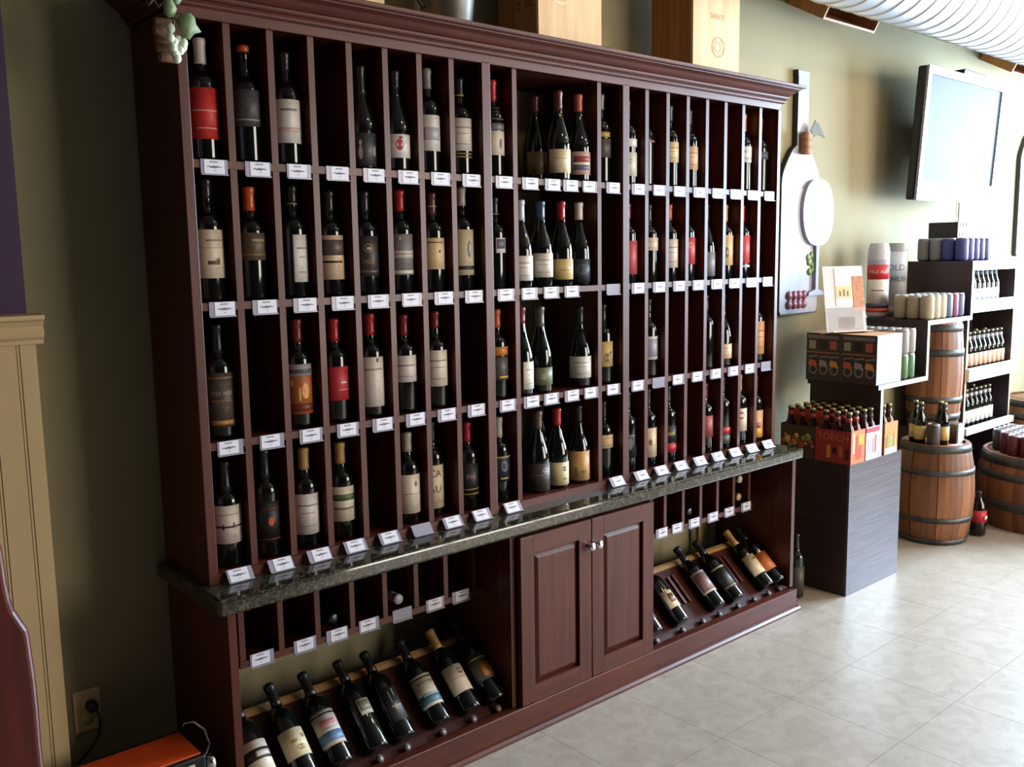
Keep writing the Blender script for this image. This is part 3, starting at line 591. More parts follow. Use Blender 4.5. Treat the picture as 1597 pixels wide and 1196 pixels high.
LS = [
 ('black', 0.232, [((222, 206, 184), 0.05, 0.15, {'p': [('b', (40, 38, 40), 0.44, 0.76, 0.98), ('b', (200, 190, 176), 0.52, 0.68, 0.45, 0.2)]})], 'white and black wave label bottle'),
 ('black', 0.232, [((214, 200, 160), 0.06, 0.145, {'p': [('b', (140, 120, 60), 0.5, 0.62, 0.2, -0.2), ('b', (150, 126, 70), 0.2, 0.4, 0.25, 0.1), ('b', (120, 100, 60), 0.6, 0.76, 0.12, 0.4)]})], 'cream label bottle with gold face sketch'),
 ('black', 0.225, [((206, 186, 176), 0.055, 0.15, {'p': [('b', (96, 132, 168), 0.12, 0.44, 0.95), ('b', (170, 100, 110), 0.66, 0.82, 0.4, -0.1), ('b', (190, 190, 190), 0.48, 0.56, 0.6)]}), ((110, 100, 90), 0.155, 0.165)], 'pink and blue label bottle'),
 ('black', 0.232, [((186, 180, 160), 0.105, 0.155, {'half': 0.6, 'off': 0.1, 'p': [('b', (110, 110, 96), 0.24, 0.92, 0.8)]})], 'small square grey label bottle'),
 ('black', 0.232, [((34, 34, 32), 0.05, 0.16, {'half': 0.8, 'p': [('b', (150, 146, 130), 0.7, 0.95, 0.05, 0.3), ('b', (150, 146, 130), 0.5, 0.9, 0.03, -0.2), ('b', (140, 136, 120), 0.3, 0.5, 0.2, 0.0), ('b', (150, 146, 130), 0.4, 0.46, 0.6, 0.1)]})], 'etched dark bottle with branch drawing'),
 ('black', 0.232, [((216, 206, 188), 0.055, 0.15, {'p': [('b', (84, 126, 142), 0.1, 0.42, 0.95), ('b', (130, 120, 120), 0.78, 0.86, 0.6), ('b', (160, 190, 196), 0.36, 0.44, 0.6)]}), ((150, 144, 120), 0.155, 0.163)], 'white label bottle with blue sea'),
 ('tan', 0.232, [((224, 208, 190), 0.06, 0.155, {'p': [('b', (110, 62, 50), 0.62, 0.86, 0.2, 0.15), ('b', (196, 170, 150), 0.66, 0.82, 0.06, 0.15), ('b', (150, 130, 120), 0.5, 0.52, 0.5)]})], 'white label bottle with tan capsule and oval'),
 ('black', 0.232, [((70, 76, 62), 0.07, 0.165, {'p': [('b', (196, 118, 50), 0.1, 0.62, 0.55, 0.2), ('b', (110, 60, 30), 0.3, 0.5, 0.12, 0.2), ('b', (200, 180, 120), 0.8, 0.84, 0.7)]})], 'green and orange label bottle')]
for x_, (c, cf, lb, ds) in zip(xs, LS): slant(x_, 'outlet side', 0, c, cf, lb, ds); zslot(x_)
zr = lambda x, y: (1000+x/4.27, 720+y/4.27)
rx = [1.70, hit(*zr(270, 1040), 1, -0.083).x, hit(*zr(515, 940), 1, -0.083).x, hit(*zr(640, 870), 1, -0.083).x, hit(*zr(870, 790), 1, -0.083).x, 2.535]
RS = [
 ('black', 0.232, [((60, 66, 76), 0.05, 0.15, {'p': [('b', (170, 176, 180), 0.2, 0.8, 0.3, 0.3)]})], 'dark picture label bottle beside the door'),
 ('black', 0.232, [((222, 204, 168), 0.06, 0.135, {'half': 1.0, 'p': [('b', (120, 70, 44), 0.3, 0.8, 0.4), ('b', (60, 60, 90), 0.4, 0.7, 0.15, -0.3)]})], 'cream label bottle with brown painting'),
 ('black', 0.232, [((212, 200, 190), 0.065, 0.165, {'p': [('b', (140, 110, 110), 0.08, 0.92, 0.85), ('b', (110, 80, 84), 0.4, 0.6, 0.25)]})], 'mauve framed label bottle'),
 ('black', 0.232, [((30, 32, 30), 0.05, 0.16, {'p': [('b', (150, 140, 100), 0.88, 0.96, 0.98), ('b', (150, 140, 100), 0.05, 0.1, 0.95)]})], 'black label bottle with gold bands'),
 ('tan', 0.225, [((224, 208, 172), 0.06, 0.155, {'p': [('b', (150, 140, 80), 0.7, 0.86, 0.35), ('b', (110, 100, 60), 0.74, 0.8, 0.2)]})], 'cream label bottle with tan capsule'),
 ('black', 0.232, [((206, 116, 60), 0.06, 0.15)], 'bright orange label bottle')]
for i in range(1, 6): rx[i] = max(rx[i], rx[i-1]+0.085)
rx[5] = min(rx[5], XR-0.012-0.04)
for i in range(4, -1, -1): rx[i] = min(rx[i], rx[i+1]-0.085)
for x_, (c, cf, lb, ds) in zip(rx, RS): slant(x_, 'beer side', 0, c, cf, lb, ds); zslot(x_)
for x_ in ((rx[1]+rx[2])/2+0.01, (rx[3]+rx[4])/2+0.005): zslot(x_, True)

# --- bottles lying in the cubbies, neck to the front
def lying(x, z, cap, desc):
    make_bottle('wine_bottle', desc, 'bottles lying in the base cubbies', (x, 0.285, z+0.0385), (PI/2, 0, 0), 'bord', 0.245 if cap == 'pale' else 0.24, 0.0378, cap, 0.19, [], 0)
lying(LC[2]+0.059, 0.475, 'black', 'dark bottle lying in third cubby from the outlet end')
lying(LC[4]+0.059, 0.475, 'silver', 'silver tipped bottle lying in fifth cubby from the outlet end')
lying(RC[2]+0.058, 0.475, 'black', 'dark bottle lying in third cubby beside the cabinet doors')
lying(RC[5]+0.058, 0.475, 'tan', 'tan tipped bottle lying lowest in the cubby by the beer end')
lying(RC[5]+0.058, 0.556, 'pale', 'pale tipped bottle lying on top of another in the cubby')

# ------------------------------------------------------------------ price tags
TG = {}
TG['hold'] = MB().box(-0.036, 0.036, 0.0, 0.0022, -0.037, 0.0).box(-0.036, 0.036, -0.005, 0.0022, -0.040, -0.037).mesh('holder')
TG['paper'] = MB().box(-0.027, 0.027, -0.0008, -0.0002, -0.036, -0.001).mesh('price_paper')
def tag_print():
    mb = MB(); y = -0.00095
    def q(x0, x1, z0, z1, sk=0.0): mb.add([(x0, y, z0), (x1, y, z0+sk), (x1, y, z1+sk), (x0, y, z1)], [(0, 1, 2, 3)])
    for k in range(5): q(-0.012+0.0045*k, -0.009+0.0045*k, -0.0085, -0.0045)
    pts = [(-0.021, -0.019, 0.0006), (-0.014, -0.018, 0.0016), (-0.008, -0.020, 0.0022), (-0.002, -0.018, 0.0032), (0.003, -0.020, 0.003), (0.008, -0.018, 0.002), (0.014, -0.019, 0.0014), (0.021, -0.0185, 0.0006)]
    for (a, b, c), (d, e, g) in zip(pts, pts[1:]): mb.add([(a, y, b-c), (d, y, e-g), (d, y, e+g), (a, y, b+c)], [(0, 1, 2, 3)])
    q(-0.003, 0.003, -0.029, -0.0275)
    return mb.mesh('price_print')
TG['print'] = tag_print()
M_hold = mat('tag_holder_plastic', (140, 134, 148), 0.25)
def price_tag(loc, rot, label, group, paper=True):
    t = thing('price_tag', label, 'price tag', loc, rot, group)
    link('holder', TG['hold'], M_hold, t)
    if paper:
        pp = link('price_paper', TG['paper'], M_tagpaper, t, (random.choice((0.006, 0.005, 0.0, -0.004)), 0, 0))
        link('price_print', TG['print'], M_tagink, pp)
EMPTY = {(1, 11), (2, 13), (2, 19), (3, 6)}
wide_tags = {0: [827, 862, 890, 920], 1: [826, 860, 892], 2: [829, 860, 892, 922]}
for row in range(3):
    z = ROWZ[row]
    xsr = [((slots[s][0]+slots[s][1])/2+0.006, (row, s) in EMPTY, s) for s in slots if s != 10]
    xsr += [(hit(px, 285 if row == 0 else 455 if row == 1 else 615, 1, -0.005).x, False, 10) for px in wide_tags[row]]
    for xx, em, s in xsr:
        if em: price_tag((xx, -0.0055, z+0.002), (0, 0, 0), 'empty grey tag holder below the %s, %s' % (ROWN[row], slot_name(s)), 'empty tag holders', False)
        else: price_tag((xx, -0.0055, z+0.002), (0, 0, 0), 'small white price tag below the %s, %s' % (ROWN[row], slot_name(s)), 'price tags on the %s shelf edge' % ['upper', 'middle', 'lower'][row])
for s in slots:
    if s == 10: continue
    em = (3, s) in EMPTY
    xx = (slots[s][0]+slots[s][1])/2+0.004
    price_tag((xx, -0.0155, ROWZ[3]+0.0075), (math.radians(-35), 0, 0), 'empty grey tag holder leaning on the granite counter' if em else 'white price tag leaning on the counter, %s' % slot_name(s), None if em else 'price tags on the granite counter', not em)
for k, xx in enumerate([0.129, 0.264, 0.371, 0.483, 0.606, 0.734, 0.84]):
    em = k == 4
    price_tag((xx, 0.0275, 0.489), (0, 0, 0), 'empty tag holder on the base cubby edge, outlet side' if em else 'white price tag on base cubby edge, %s from the outlet end' % ORD[k+1], None if em else 'price tags on the outlet-side cubbies', not em)
for k, xx in enumerate([1.866, 1.966, 2.074, 2.201, 2.318, 2.439]):
    price_tag((xx, 0.0275, 0.489), (0, 0, 0), 'white price tag on base cubby edge, %s from the beer end' % ORD[6-k], 'price tags on the beer-side cubbies')

# ------------------------------------------------------------------ things on top of the rack
ZTOP = 2.274
def crate(pxc, pxr, pxl, yf, top, label, mfront, mside, name='wine_crate', dmax=0.284):
    x0 = hit(pxc, 50, 1, yf).x; x1 = hit(pxr, 50, 1, yf).x
    yb = min(hit(pxl, 50, 0, x0).y, dmax) if pxl else dmax
    z1 = ZTOP+top; t = 0.011
    c = thing(name, label, 'crate', ((x0+x1)/2, (yf+yb)/2, ZTOP), group=None)
    bx(c, 'front_board', mfront, x0, x1, yf, yf+t, ZTOP, z1)
    bx(c, 'back_board', mside, x0, x1, yb-t, yb, ZTOP, z1)
    bx(c, 'side_board', mside, x0, x0+t, yf+t, yb-t, ZTOP, z1)
    bx(c, 'side_board', mside, x1-t, x1, yf+t, yb-t, ZTOP, z1)
    bx(c, 'bottom_board', mside, x0+t, x1-t, yf+t, yb-t, ZTOP, ZTOP+t)
    bx(c, 'lid', mside, x0+t, x1-t, yf+t, yb-t, z1-t, z1)
    return c, x0, x1, yf, yb
c1, a, b, yf, yb = crate(840, 938, 777, 0.03, 0.36, 'pale wooden wine crate with dark vertical lettering beside the bucket', M_crate, M_crateb)
L = c1.location
for k, (tx, sz) in enumerate((('and', 0.05), ('was', 0.045))):
    flat_text(tx, sz, M_ink, c1, (a-0.0008-L.x, yf+0.045+0.05*k-L.y, 0.17-0.01*k), (PI/2, PI/2, -PI/2))
def ring_stamp(c, x, y, z, r, m=M_inkl):
    vs = []; fs = []; n = 28
    for k in range(n):
        q = 2*PI*k/n; cc, ss = math.cos(q), math.sin(q); w = 0.86+0.05*math.sin(5*q)
        vs += [(x+r*cc, y, z+r*ss*0.95), (x+r*w*cc, y, z+r*w*ss*0.95)]
    for k in range(n):
        i, j = 2*k, 2*((k+1) % n); fs.append((i, j, j+1, i+1))
    return wpart(c, 'stamp', m, MB().add(vs, fs))
M_inkp = mat('pale_stamp_ink', (226, 200, 158), 0.7)
ring_stamp(c1, (a+b)/2-0.05, yf-0.0008, ZTOP+0.2, 0.055, M_inkp)
ring_stamp(c1, (a+b)/2-0.05, yf-0.0009, ZTOP+0.2, 0.03, M_inkp)
c2, a, b, yf, yb = crate(1081, 1153, 1016, 0.03, 0.333, 'upright pine wine crate with stamped emblem near the crown end', M_crate, M_crateb)
L = c2.location
ring_stamp(c2, (a+b)/2+0.01, yf-0.0008, ZTOP+0.12, 0.042)
ring_stamp(c2, (a+b)/2+0.005, yf-0.0009, ZTOP+0.12, 0.022)
flat_text('SANTE', 0.032, M_inkl, c2, ((a+b)/2+0.005-L.x, yf-0.0008-L.y, 0.235), (PI/2, 0, 0))
c3, a, b, yf, yb = crate(560, 601, None, 0.05, 0.3, 'orange pine wine crate beside the metal bucket', M_crate, M_crate, dmax=0.27)

bc = hit(697, 15, 1, 0.15)
bu = thing('metal_bucket', 'galvanised metal bucket standing between wine crates', 'bucket', (bc.x, 0.15, ZTOP))
MB().lathe([(0.0, 0.004), (0.072, 0.0), (0.075, 0.003), (0.098, 0.22), (0.101, 0.222), (0.101, 0.228), (0.096, 0.228), (0.073, 0.008), (0.0, 0.008)], 36).build('body', mat('galvanised_metal', (186, 180, 170), 0.34, 0.9, rgb2=(160, 154, 146), scale=(12, 12, 12)), bu)
for s in (-1, 1):
    pts = [(s*(0.088+0.026*math.sin(t)), 0, 0.12-0.03*math.cos(t)) for t in [PI*k/10 for k in range(11)]]
    MB().tube(pts, 0.004).build('handle', M_black, bu)

# ------------------------------------------------------------------ grape garland at the crown corner
gl = hit(272, 50, 1, -0.085)
gg = thing('grape_garland', 'artificial grape cluster with leaves and corks hanging from the crown', 'decoration', gl)
M_grape = mat('glass_grape', (228, 238, 214), 0.15, spec=0.7)
M_leaf = mat('vine_leaf', (96, 116, 74), 0.6, rgb2=(134, 152, 108), scale=(40, 40, 40))
M_cork = mat('cork', (150, 104, 66), 0.8, rgb2=(122, 82, 50), scale=(90, 90, 90))
def at(px, py, dy=0.0): return hit(px, py, 1, gl.y+dy)-gl
for px, py in ((266, 44), (266, 60), (277, 63), (286, 67), (270, 75), (281, 78), (273, 84), (276, 91), (285, 73), (272, 66)):
    MB().sphere(at(px, py, random.uniform(-0.008, 0.006)), 0.0105, 14, 10, 1.15).build('grape', M_grape, gg)
def leaf(outline, dy, name='leaf'):
    pts = [at(x, y, dy) for x, y in outline]; c = sum(pts, Vector())/len(pts)
    vs = [c+Vector((0, -0.012, 0))]+pts+[c+Vector((0, -0.0105, 0))]+[p+Vector((0, 0.0015, 0)) for p in pts]; n = len(pts)
    fs = [(0, 1+i, 1+(i+1) % n) for i in range(n)]+[(n+1, n+2+(i+1) % n, n+2+i) for i in range(n)]+[(1+i, n+2+i, n+2+(i+1) % n, 1+(i+1) % n) for i in range(n)]
    MB().add(vs, fs, True).build(name, M_leaf, gg)
leaf([(254, 2), (262, -6), (270, 2), (276, 14), (272, 26), (263, 28), (256, 20)], -0.006)
leaf([(274, 30), (282, 22), (297, 20), (304, 28), (306, 38), (314, 50), (303, 53), (296, 62), (286, 57), (278, 46)], -0.012)
leaf([(262, -10), (274, -14), (286, -4), (280, 6), (270, 8)], 0.004)
tn = [tuple(at(228+4*k, 2+6*math.sin(k*1.6)+0.8*k, 0.004*math.cos(k*1.6))) for k in range(10)]
MB().tube(tn, 0.0016, 6).build('tendril', mat('vine_stem', (120, 96, 56), 0.7), gg)
MB().tube([tuple(at(270, -30)), tuple(at(268, 0)), tuple(at(270, 30)), tuple(at(274, 60))], 0.002, 6).build('stem', mat('vine_stem', (120, 96, 56), 0.7), gg)
for k, (px, py) in enumerate(((256, 36), (255, 49), (257, 62), (259, 76), (263, 90))):
    p = at(px, py, 0.03)
    MB().lathe([(0.0, -0.022), (0.011, -0.022), (0.0115, -0.02), (0.0115, 0.02), (0.011, 0.022), (0.0, 0.022)], 14).build('cork', M_cork, gg, p, (0, PI/2, 0.1*(k % 3-1)))

# ------------------------------------------------------------------ painted bottle plaques on the wall
M_plq = mat('painted_plaque', (140, 138, 150), 0.5, rgb2=(170, 167, 176), scale=(9, 9, 5))
M_plqe = mat('plaque_dark_edge', (24, 24, 26), 0.5)
def bottle_outline(hw, nh, z0, z1, zsh, znk):
    h = [(hw*0.92, z0), (hw, z0+0.02), (hw, zsh)]
    for k in range(1, 9):
        t = k/8; h.append((nh+(hw-nh)*(0.45*(0.5+0.5*math.cos(PI*t))+0.55*math.sqrt(max(0.0, 1-t*t))), zsh+(znk-zsh)*t))
    h += [(nh, z1-0.03), (nh*1.06, z1-0.025), (nh*1.06, z1)]
    return h+[(-x, z) for x, z in reversed(h)]
def plaque(xc, z0, z1, label, sc=1.0):
    p = thing('bottle_plaque', label, 'wall plaque', (xc, YB-0.001, z0))
    ol_ = bottle_outline(0.172, 0.046, 0, z1-z0, 0.64, 0.83)
    MB().prism(ol_, 1, -0.028, 0.0).build('board', M_plqe, p)
    MB().prism([(x*0.985, 0.006+z*0.99) for x, z in ol_], 1, -0.0292, -0.028).build('painted_face', M_plq, p)
    return p
pl = plaque(3.207, 1.272, 2.458, 'tall white painted bottle cutout hung beside the rack')
MB().box(-0.13, 0.15, -0.0302, -0.0292, 0.22, 0.62).build('painted_label', mat('plaque_label_paint', (196, 194, 200), 0.5), pl)
MB().box(-0.046, 0.046, -0.0302, -0.0292, 0.93, 1.04).build('neck_label', mat('plaque_neck_paint', (176, 140, 140), 0.5), pl)
MB().box(-0.046, 0.046, -0.0302, -0.0292, 1.04, 1.17).build('neck_paint', mat('plaque_foil_paint', (112, 130, 122), 0.5), pl)
gx = hit(1277, 330, 1, 0.25).x-3.207
go = []
for k in range(17):
    t = PI*k/16; go.append((0.14*math.sin(t)**0.75 if 0 < k < 16 else 0.0, 0.34+0.165*(1-math.cos(t))))
gl_o = [(0.012, 0.12), (0.012, 0.34)]+[(max(x, 0.012), z) for x, z in go[1:-1]]+[(0.0, 0.67)]
gl_o = [(0.075, 0.09), (0.07, 0.105)]+gl_o
full = gl_o+[(-x, z) for x, z in reversed(gl_o[:-1])]
MB().prism([(x+gx, z) for x, z in full], 1, -0.05, -0.0302).build('glass_cutout', mat('plaque_glass_paint', (150, 152, 178), 0.45, rgb2=(126, 132, 168), scale=(8, 8, 8)), pl)
def disc(par, x, z, r, y, m, name):
    MB().lathe([(0.0, 0), (r, 0), (r*0.8, r*0.35), (0.0, r*0.5)], 12).build(name, m, par, (x, y, z), (PI/2, 0, 0))
mg = mat('painted_green_grape', (110, 142, 74), 0.4); mp = mat('painted_red_grape', (150, 90, 104), 0.4)
for k in range(9): disc(pl, 0.09+0.03*(k % 3)-0.008*(k//3), 0.11+0.035*(k//3)*1.0+0.012*(k % 2)+0.1, 0.02, -0.0302, mg, 'painted_grape')
for k in range(8): disc(pl, -0.09+0.045*(k % 4), 0.05+0.045*(k//4), 0.024, -0.0302, mp, 'painted_grape')
for k in range(3): MB().lathe([(0, -0.03), (0.018, -0.03), (0.018, 0.03), (0, 0.03)], 14).build('cork', M_cork, pl, (0.0, -0.05, 0.80+0.036*k), (0, PI/2, 0))
lv = [(0.02, 0.90), (0.06, 0.95), (0.10, 0.93), (0.15, 0.87), (0.09, 0.885), (0.05, 0.87)]
MB().prism(lv, 1, -0.062, -0.058).build('leaf', mat('dry_leaf', (66, 58, 34), 0.7), pl)
plaque(6.06, 1.53, 2.3, 'bottle cutout beyond the television')

# ------------------------------------------------------------------ open crates on the wall below the duct
def wall_crate(x0, x1, label):
    w, dp, h, t = (x1-x0)/2, 0.225, 0.13, 0.01
    c = thing('wall_crate', label, 'crate', ((x0+x1)/2, YB-0.003, 2.755), (math.radians(29), 0, 0))
    for a_, b_ in ((-w, -w+t), (w-t, w)): MB().box(a_, b_, -dp, 0, 0, h).build('side_board', M_crateb, c)
    MB().box(-w+t, w-t, -dp, 0, 0, t).build('bottom_board', M_crateb, c); MB().box(-w+t, w-t, -dp, 0, h-t, h).build('top_board', M_crateb, c)
    MB().box(-w+t, w-t, -t, 0, t, h-t).build('back_board', M_crateb, c)
wall_crate(3.08, 3.55, 'open wooden crate tilted forward on the wall above the bottle cutout')
wall_crate(5.22, 5.69, 'open wooden crate tilted forward on the wall beyond the television')

# ------------------------------------------------------------------ spiral duct
dx0, dx1, dr, dy_, dz_ = -3.49, 6.69, 0.23, -0.215, 2.82
du = thing('spiral_duct', 'silver spiral air duct running along below the ceiling', 'duct', (4.6, dy_, dz_))
M_duct = mat('galvanised_duct', (226, 229, 232), 0.3, 0.6, rgb2=(212, 216, 220), scale=(3, 10, 10))
MB().lathe([(0.0, dx0-4.6), (dr, dx0-4.6), (dr, dx1-4.6), (0.0, dx1-4.6)], 48).build('pipe', M_duct, du, (0, 0, 0), (0, PI/2, 0))
seam = MB(); q = []
prf = [(dr+0.0045*math.cos(2*PI*k/6), 0.0045*math.sin(2*PI*k/6)) for k in range(7)]
seam_me = None
mb = MB(); vs = []; fs = []; n = 48
for k in range(n):
    a_ = 2*PI*k/n
    for j in range(6):
        rr = dr+0.005*math.cos(2*PI*j/6); vs.append((0.005*math.sin(2*PI*j/6)+0.11*k/n, rr*math.cos(a_), rr*math.sin(a_)))
for k in range(n):
    for j in range(6):
        if k < n-1: fs.append((k*6+j, k*6+(j+1) % 6, (k+1)*6+(j+1) % 6, (k+1)*6+j))
seam_me = MB().add(vs, fs, True).mesh('seam')
x = dx0+0.02
while x < dx1-0.12:
    link('seam', seam_me, M_duct, du, (x-4.6, 0, 0)); x += 0.11
for x in (-2.0, -0.3, 1.4, 3.0, 4.7, 6.4):
    MB().box(x-4.6-0.015, x-4.6+0.015, -0.002, 0.002, dr, ZC-dz_).build('hanger_strap', M_steel, du)

# ------------------------------------------------------------------ television
tv = thing('television', 'silver framed flat television tilted down on the bright wall', 'television', (4.48, 0.06, 2.192), (math.radians(3.6), 0, math.radians(0.9)))
bevel(MB().box(-0.5, 0.5, 0.0, 0.05, -0.345, 0.345).build('back_shell', M_black, tv), 0.01)
bevel(MB().box(-0.36, 0.36, 0.05, 0.10, -0.27, 0.25).build('rear_housing', M_black, tv), 0.01)
M_tvs = mat('silver_bezel', (136, 138, 144), 0.35, 0.5)
fr = MB().box(-0.5, 0.5, -0.014, 0.0, 0.305, 0.345).box(-0.5, 0.5, -0.014, 0.0, -0.345, -0.24).box(-0.5, -0.465, -0.014, 0.0, -0.24, 0.305).box(0.465, 0.5, -0.014, 0.0, -0.24, 0.305)
fr.build('bezel', M_tvs, tv)
MB().box(-0.465, 0.465, -0.004, 0.0, -0.24, 0.305).build('screen', mat('glossy_screen', (82, 85, 90), 0.6, spec=0.08), tv)
MB().box(-0.36, -0.1, -0.016, -0.014, -0.275, -0.255).build('speaker_grille', mat('speaker_grey', (110, 104, 100), 0.6), tv)
for k in range(3): MB().box(-0.05+0.05*k, -0.02+0.05*k, -0.016, -0.014, -0.272, -0.258).build('button', mat('speaker_grey', (110, 104, 100), 0.6), tv)
MB().box(-0.12, 0.12, 0.09, 0.2, -0.12, 0.10).build('wall_bracket', M_black, tv)
bp = bevel(MB().prism([(-0.02, 0.0), (0.30, 0.0), (0.28, 0.028), (0.0, 0.034)], 1, 0.0, 0.06).build('sensor_box', M_black), 0.004)
bp.location = (4.45, 0.04, 2.538); bp.rotation_euler = (0, 0, 0); tag(bp, 'small black box sitting on top of the television', 'box')
tag(MB().tube([(5.02, 0.29, 1.93), (5.02, 0.29, 1.75), (5.021, 0.29, 1.55)], 0.005).build('television_cable', mat('grey_cable', (120, 120, 120), 0.5)), 'thin grey cable running down the wall from the television', 'cable')

# ------------------------------------------------------------------ stepped display stand
DY0, DY1 = -0.21, 0.16
ds = thing('stepped_display', 'dark laminate stepped display stand holding beer packs', 'display stand', (3.49, -0.02, 0))
bx(ds, 'base_box', M_lam, 2.893, 3.376, DY0+0.012, DY1, 0.0, 0.62)
bx(ds, 'base_front', M_lam_sheen, 2.893, 3.376, DY0, DY0+0.012, 0.0, 0.62)
T = 0.022
def riser(x, z0, z1):
    r_ = bx(ds, 'riser', M_lam, x, x+T, DY0+0.002, DY1, z0, z1)
    wpart(ds, 'front_edge', M_edge, MB().box(x, x+T, DY0, DY0+0.002, z0, z1)).parent = r_  # pale strip stands in for the window-lit edge
def tier(x0, x1, z):
    r_ = bx(ds, 'tier_shelf', M_lam, x0, x1, DY0+0.002, DY1, z-T, z)
    wpart(ds, 'front_edge', M_edge, MB().box(x0, x1, DY0, DY0+0.002, z-T, z)).parent = r_
riser(3.155, 0.62, 0.938); tier(3.13, 3.622, 0.96)
riser(3.60, 0.96, 1.213); tier(3.60, 4.10, 1.235)
riser(4.078, 1.235, 1.498); tier(4.078, 4.46, 1.52)
bx(ds, 'support_post', M_lam, 3.60, 3.622, 0.12, DY1, 0.0, 0.938)

def dup(root, loc, rotz=0.0, label=None, group=None, mats=None):
    r_ = root.copy(); COL.objects.link(r_); r_.location = loc; r_.rotation_euler = (0, 0, rotz)
    if label: r_['label'] = label
    if group: r_['group'] = group
    for ch in list(root.children):
        c = ch.copy(); COL.objects.link(c); c.parent = r_
        if mats and ch.name.split('.')[0] in mats:
            c.data = c.data  # shared mesh, own material slot
            c.material_slots[0].link = 'OBJECT'; c.material_slots[0].material = mats[ch.name.split('.')[0]]
        for g in ch.children:
            d = g.copy(); COL.objects.link(d); d.parent = c
    return r_
def proto_beer(r=0.0285, H=0.232, glass=None):
    t = thing('beer_bottle', 'brown beer bottle', 'bottle')
    p = [(0, 0.003), (r*0.8, 0), (r, 0.005), (r, 0.128), (r*0.96, 0.138), (r*0.84, 0.150), (r*0.66, 0.164), (r*0.52, 0.180), (0.0125, 0.198), (0.0118, 0.216), (0.0135, 0.219), (0.0135, 0.224), (0.0, 0.226)]
    MB().lathe(p, 16).build('glass', glass or M_beer, t)
    MB().lathe([(0, 0.2225), (0.0142, 0.2225), (0.0138, 0.228), (0.0115, H), (0, H)], 14).build('crown_cap', mat('crown_cap_gold', (150, 140, 92), 0.35, 0.6), t)
    MB().arc(r+0.0004, 0.03, 0.105, 0, 2*PI-0.001, 16, 0.0005).build('label', labmat((206, 190, 150)), t)
    MB().arc(0.0138, 0.185, 0.206, 0, 2*PI-0.001, 12, 0.0006, 0.0124).build('neck_label', labmat((150, 60, 40)), t)
    return t
def proto_can(r=0.033, h=0.122):
    t = thing('beer_can', 'beer can', 'can')
    MB().lathe([(0, 0.004), (r*0.72, 0.002), (r*0.8, 0), (r, 0.012), (r, h-0.014), (r*0.92, h-0.004)], 18).build('body', labmat((190, 190, 190)), t)
    MB().lathe([(0, h-0.006), (r*0.9, h-0.006), (r*0.92, h), (r*0.86, h), (r*0.83, h-0.004), (0, h-0.0045)], 18).build('lid', M_steel, t)
    return t
PB, PC = proto_beer(), proto_can(); usedp = {'b': False, 'c': False}
def beer(loc, label, group, lab=(206, 190, 150), neck=None, glass=None, rz=0.0):
    mm = {'label': labmat(lab)}
    if neck: mm['neck_label'] = labmat(neck)
    if glass: mm['glass'] = glass
    r_ = dup(PB, loc, rz, label, group, mm); return r_
def can(loc, label, group, col):
    return dup(PC, loc, random.uniform(0, 6), label, group, {'body': labmat(col)})

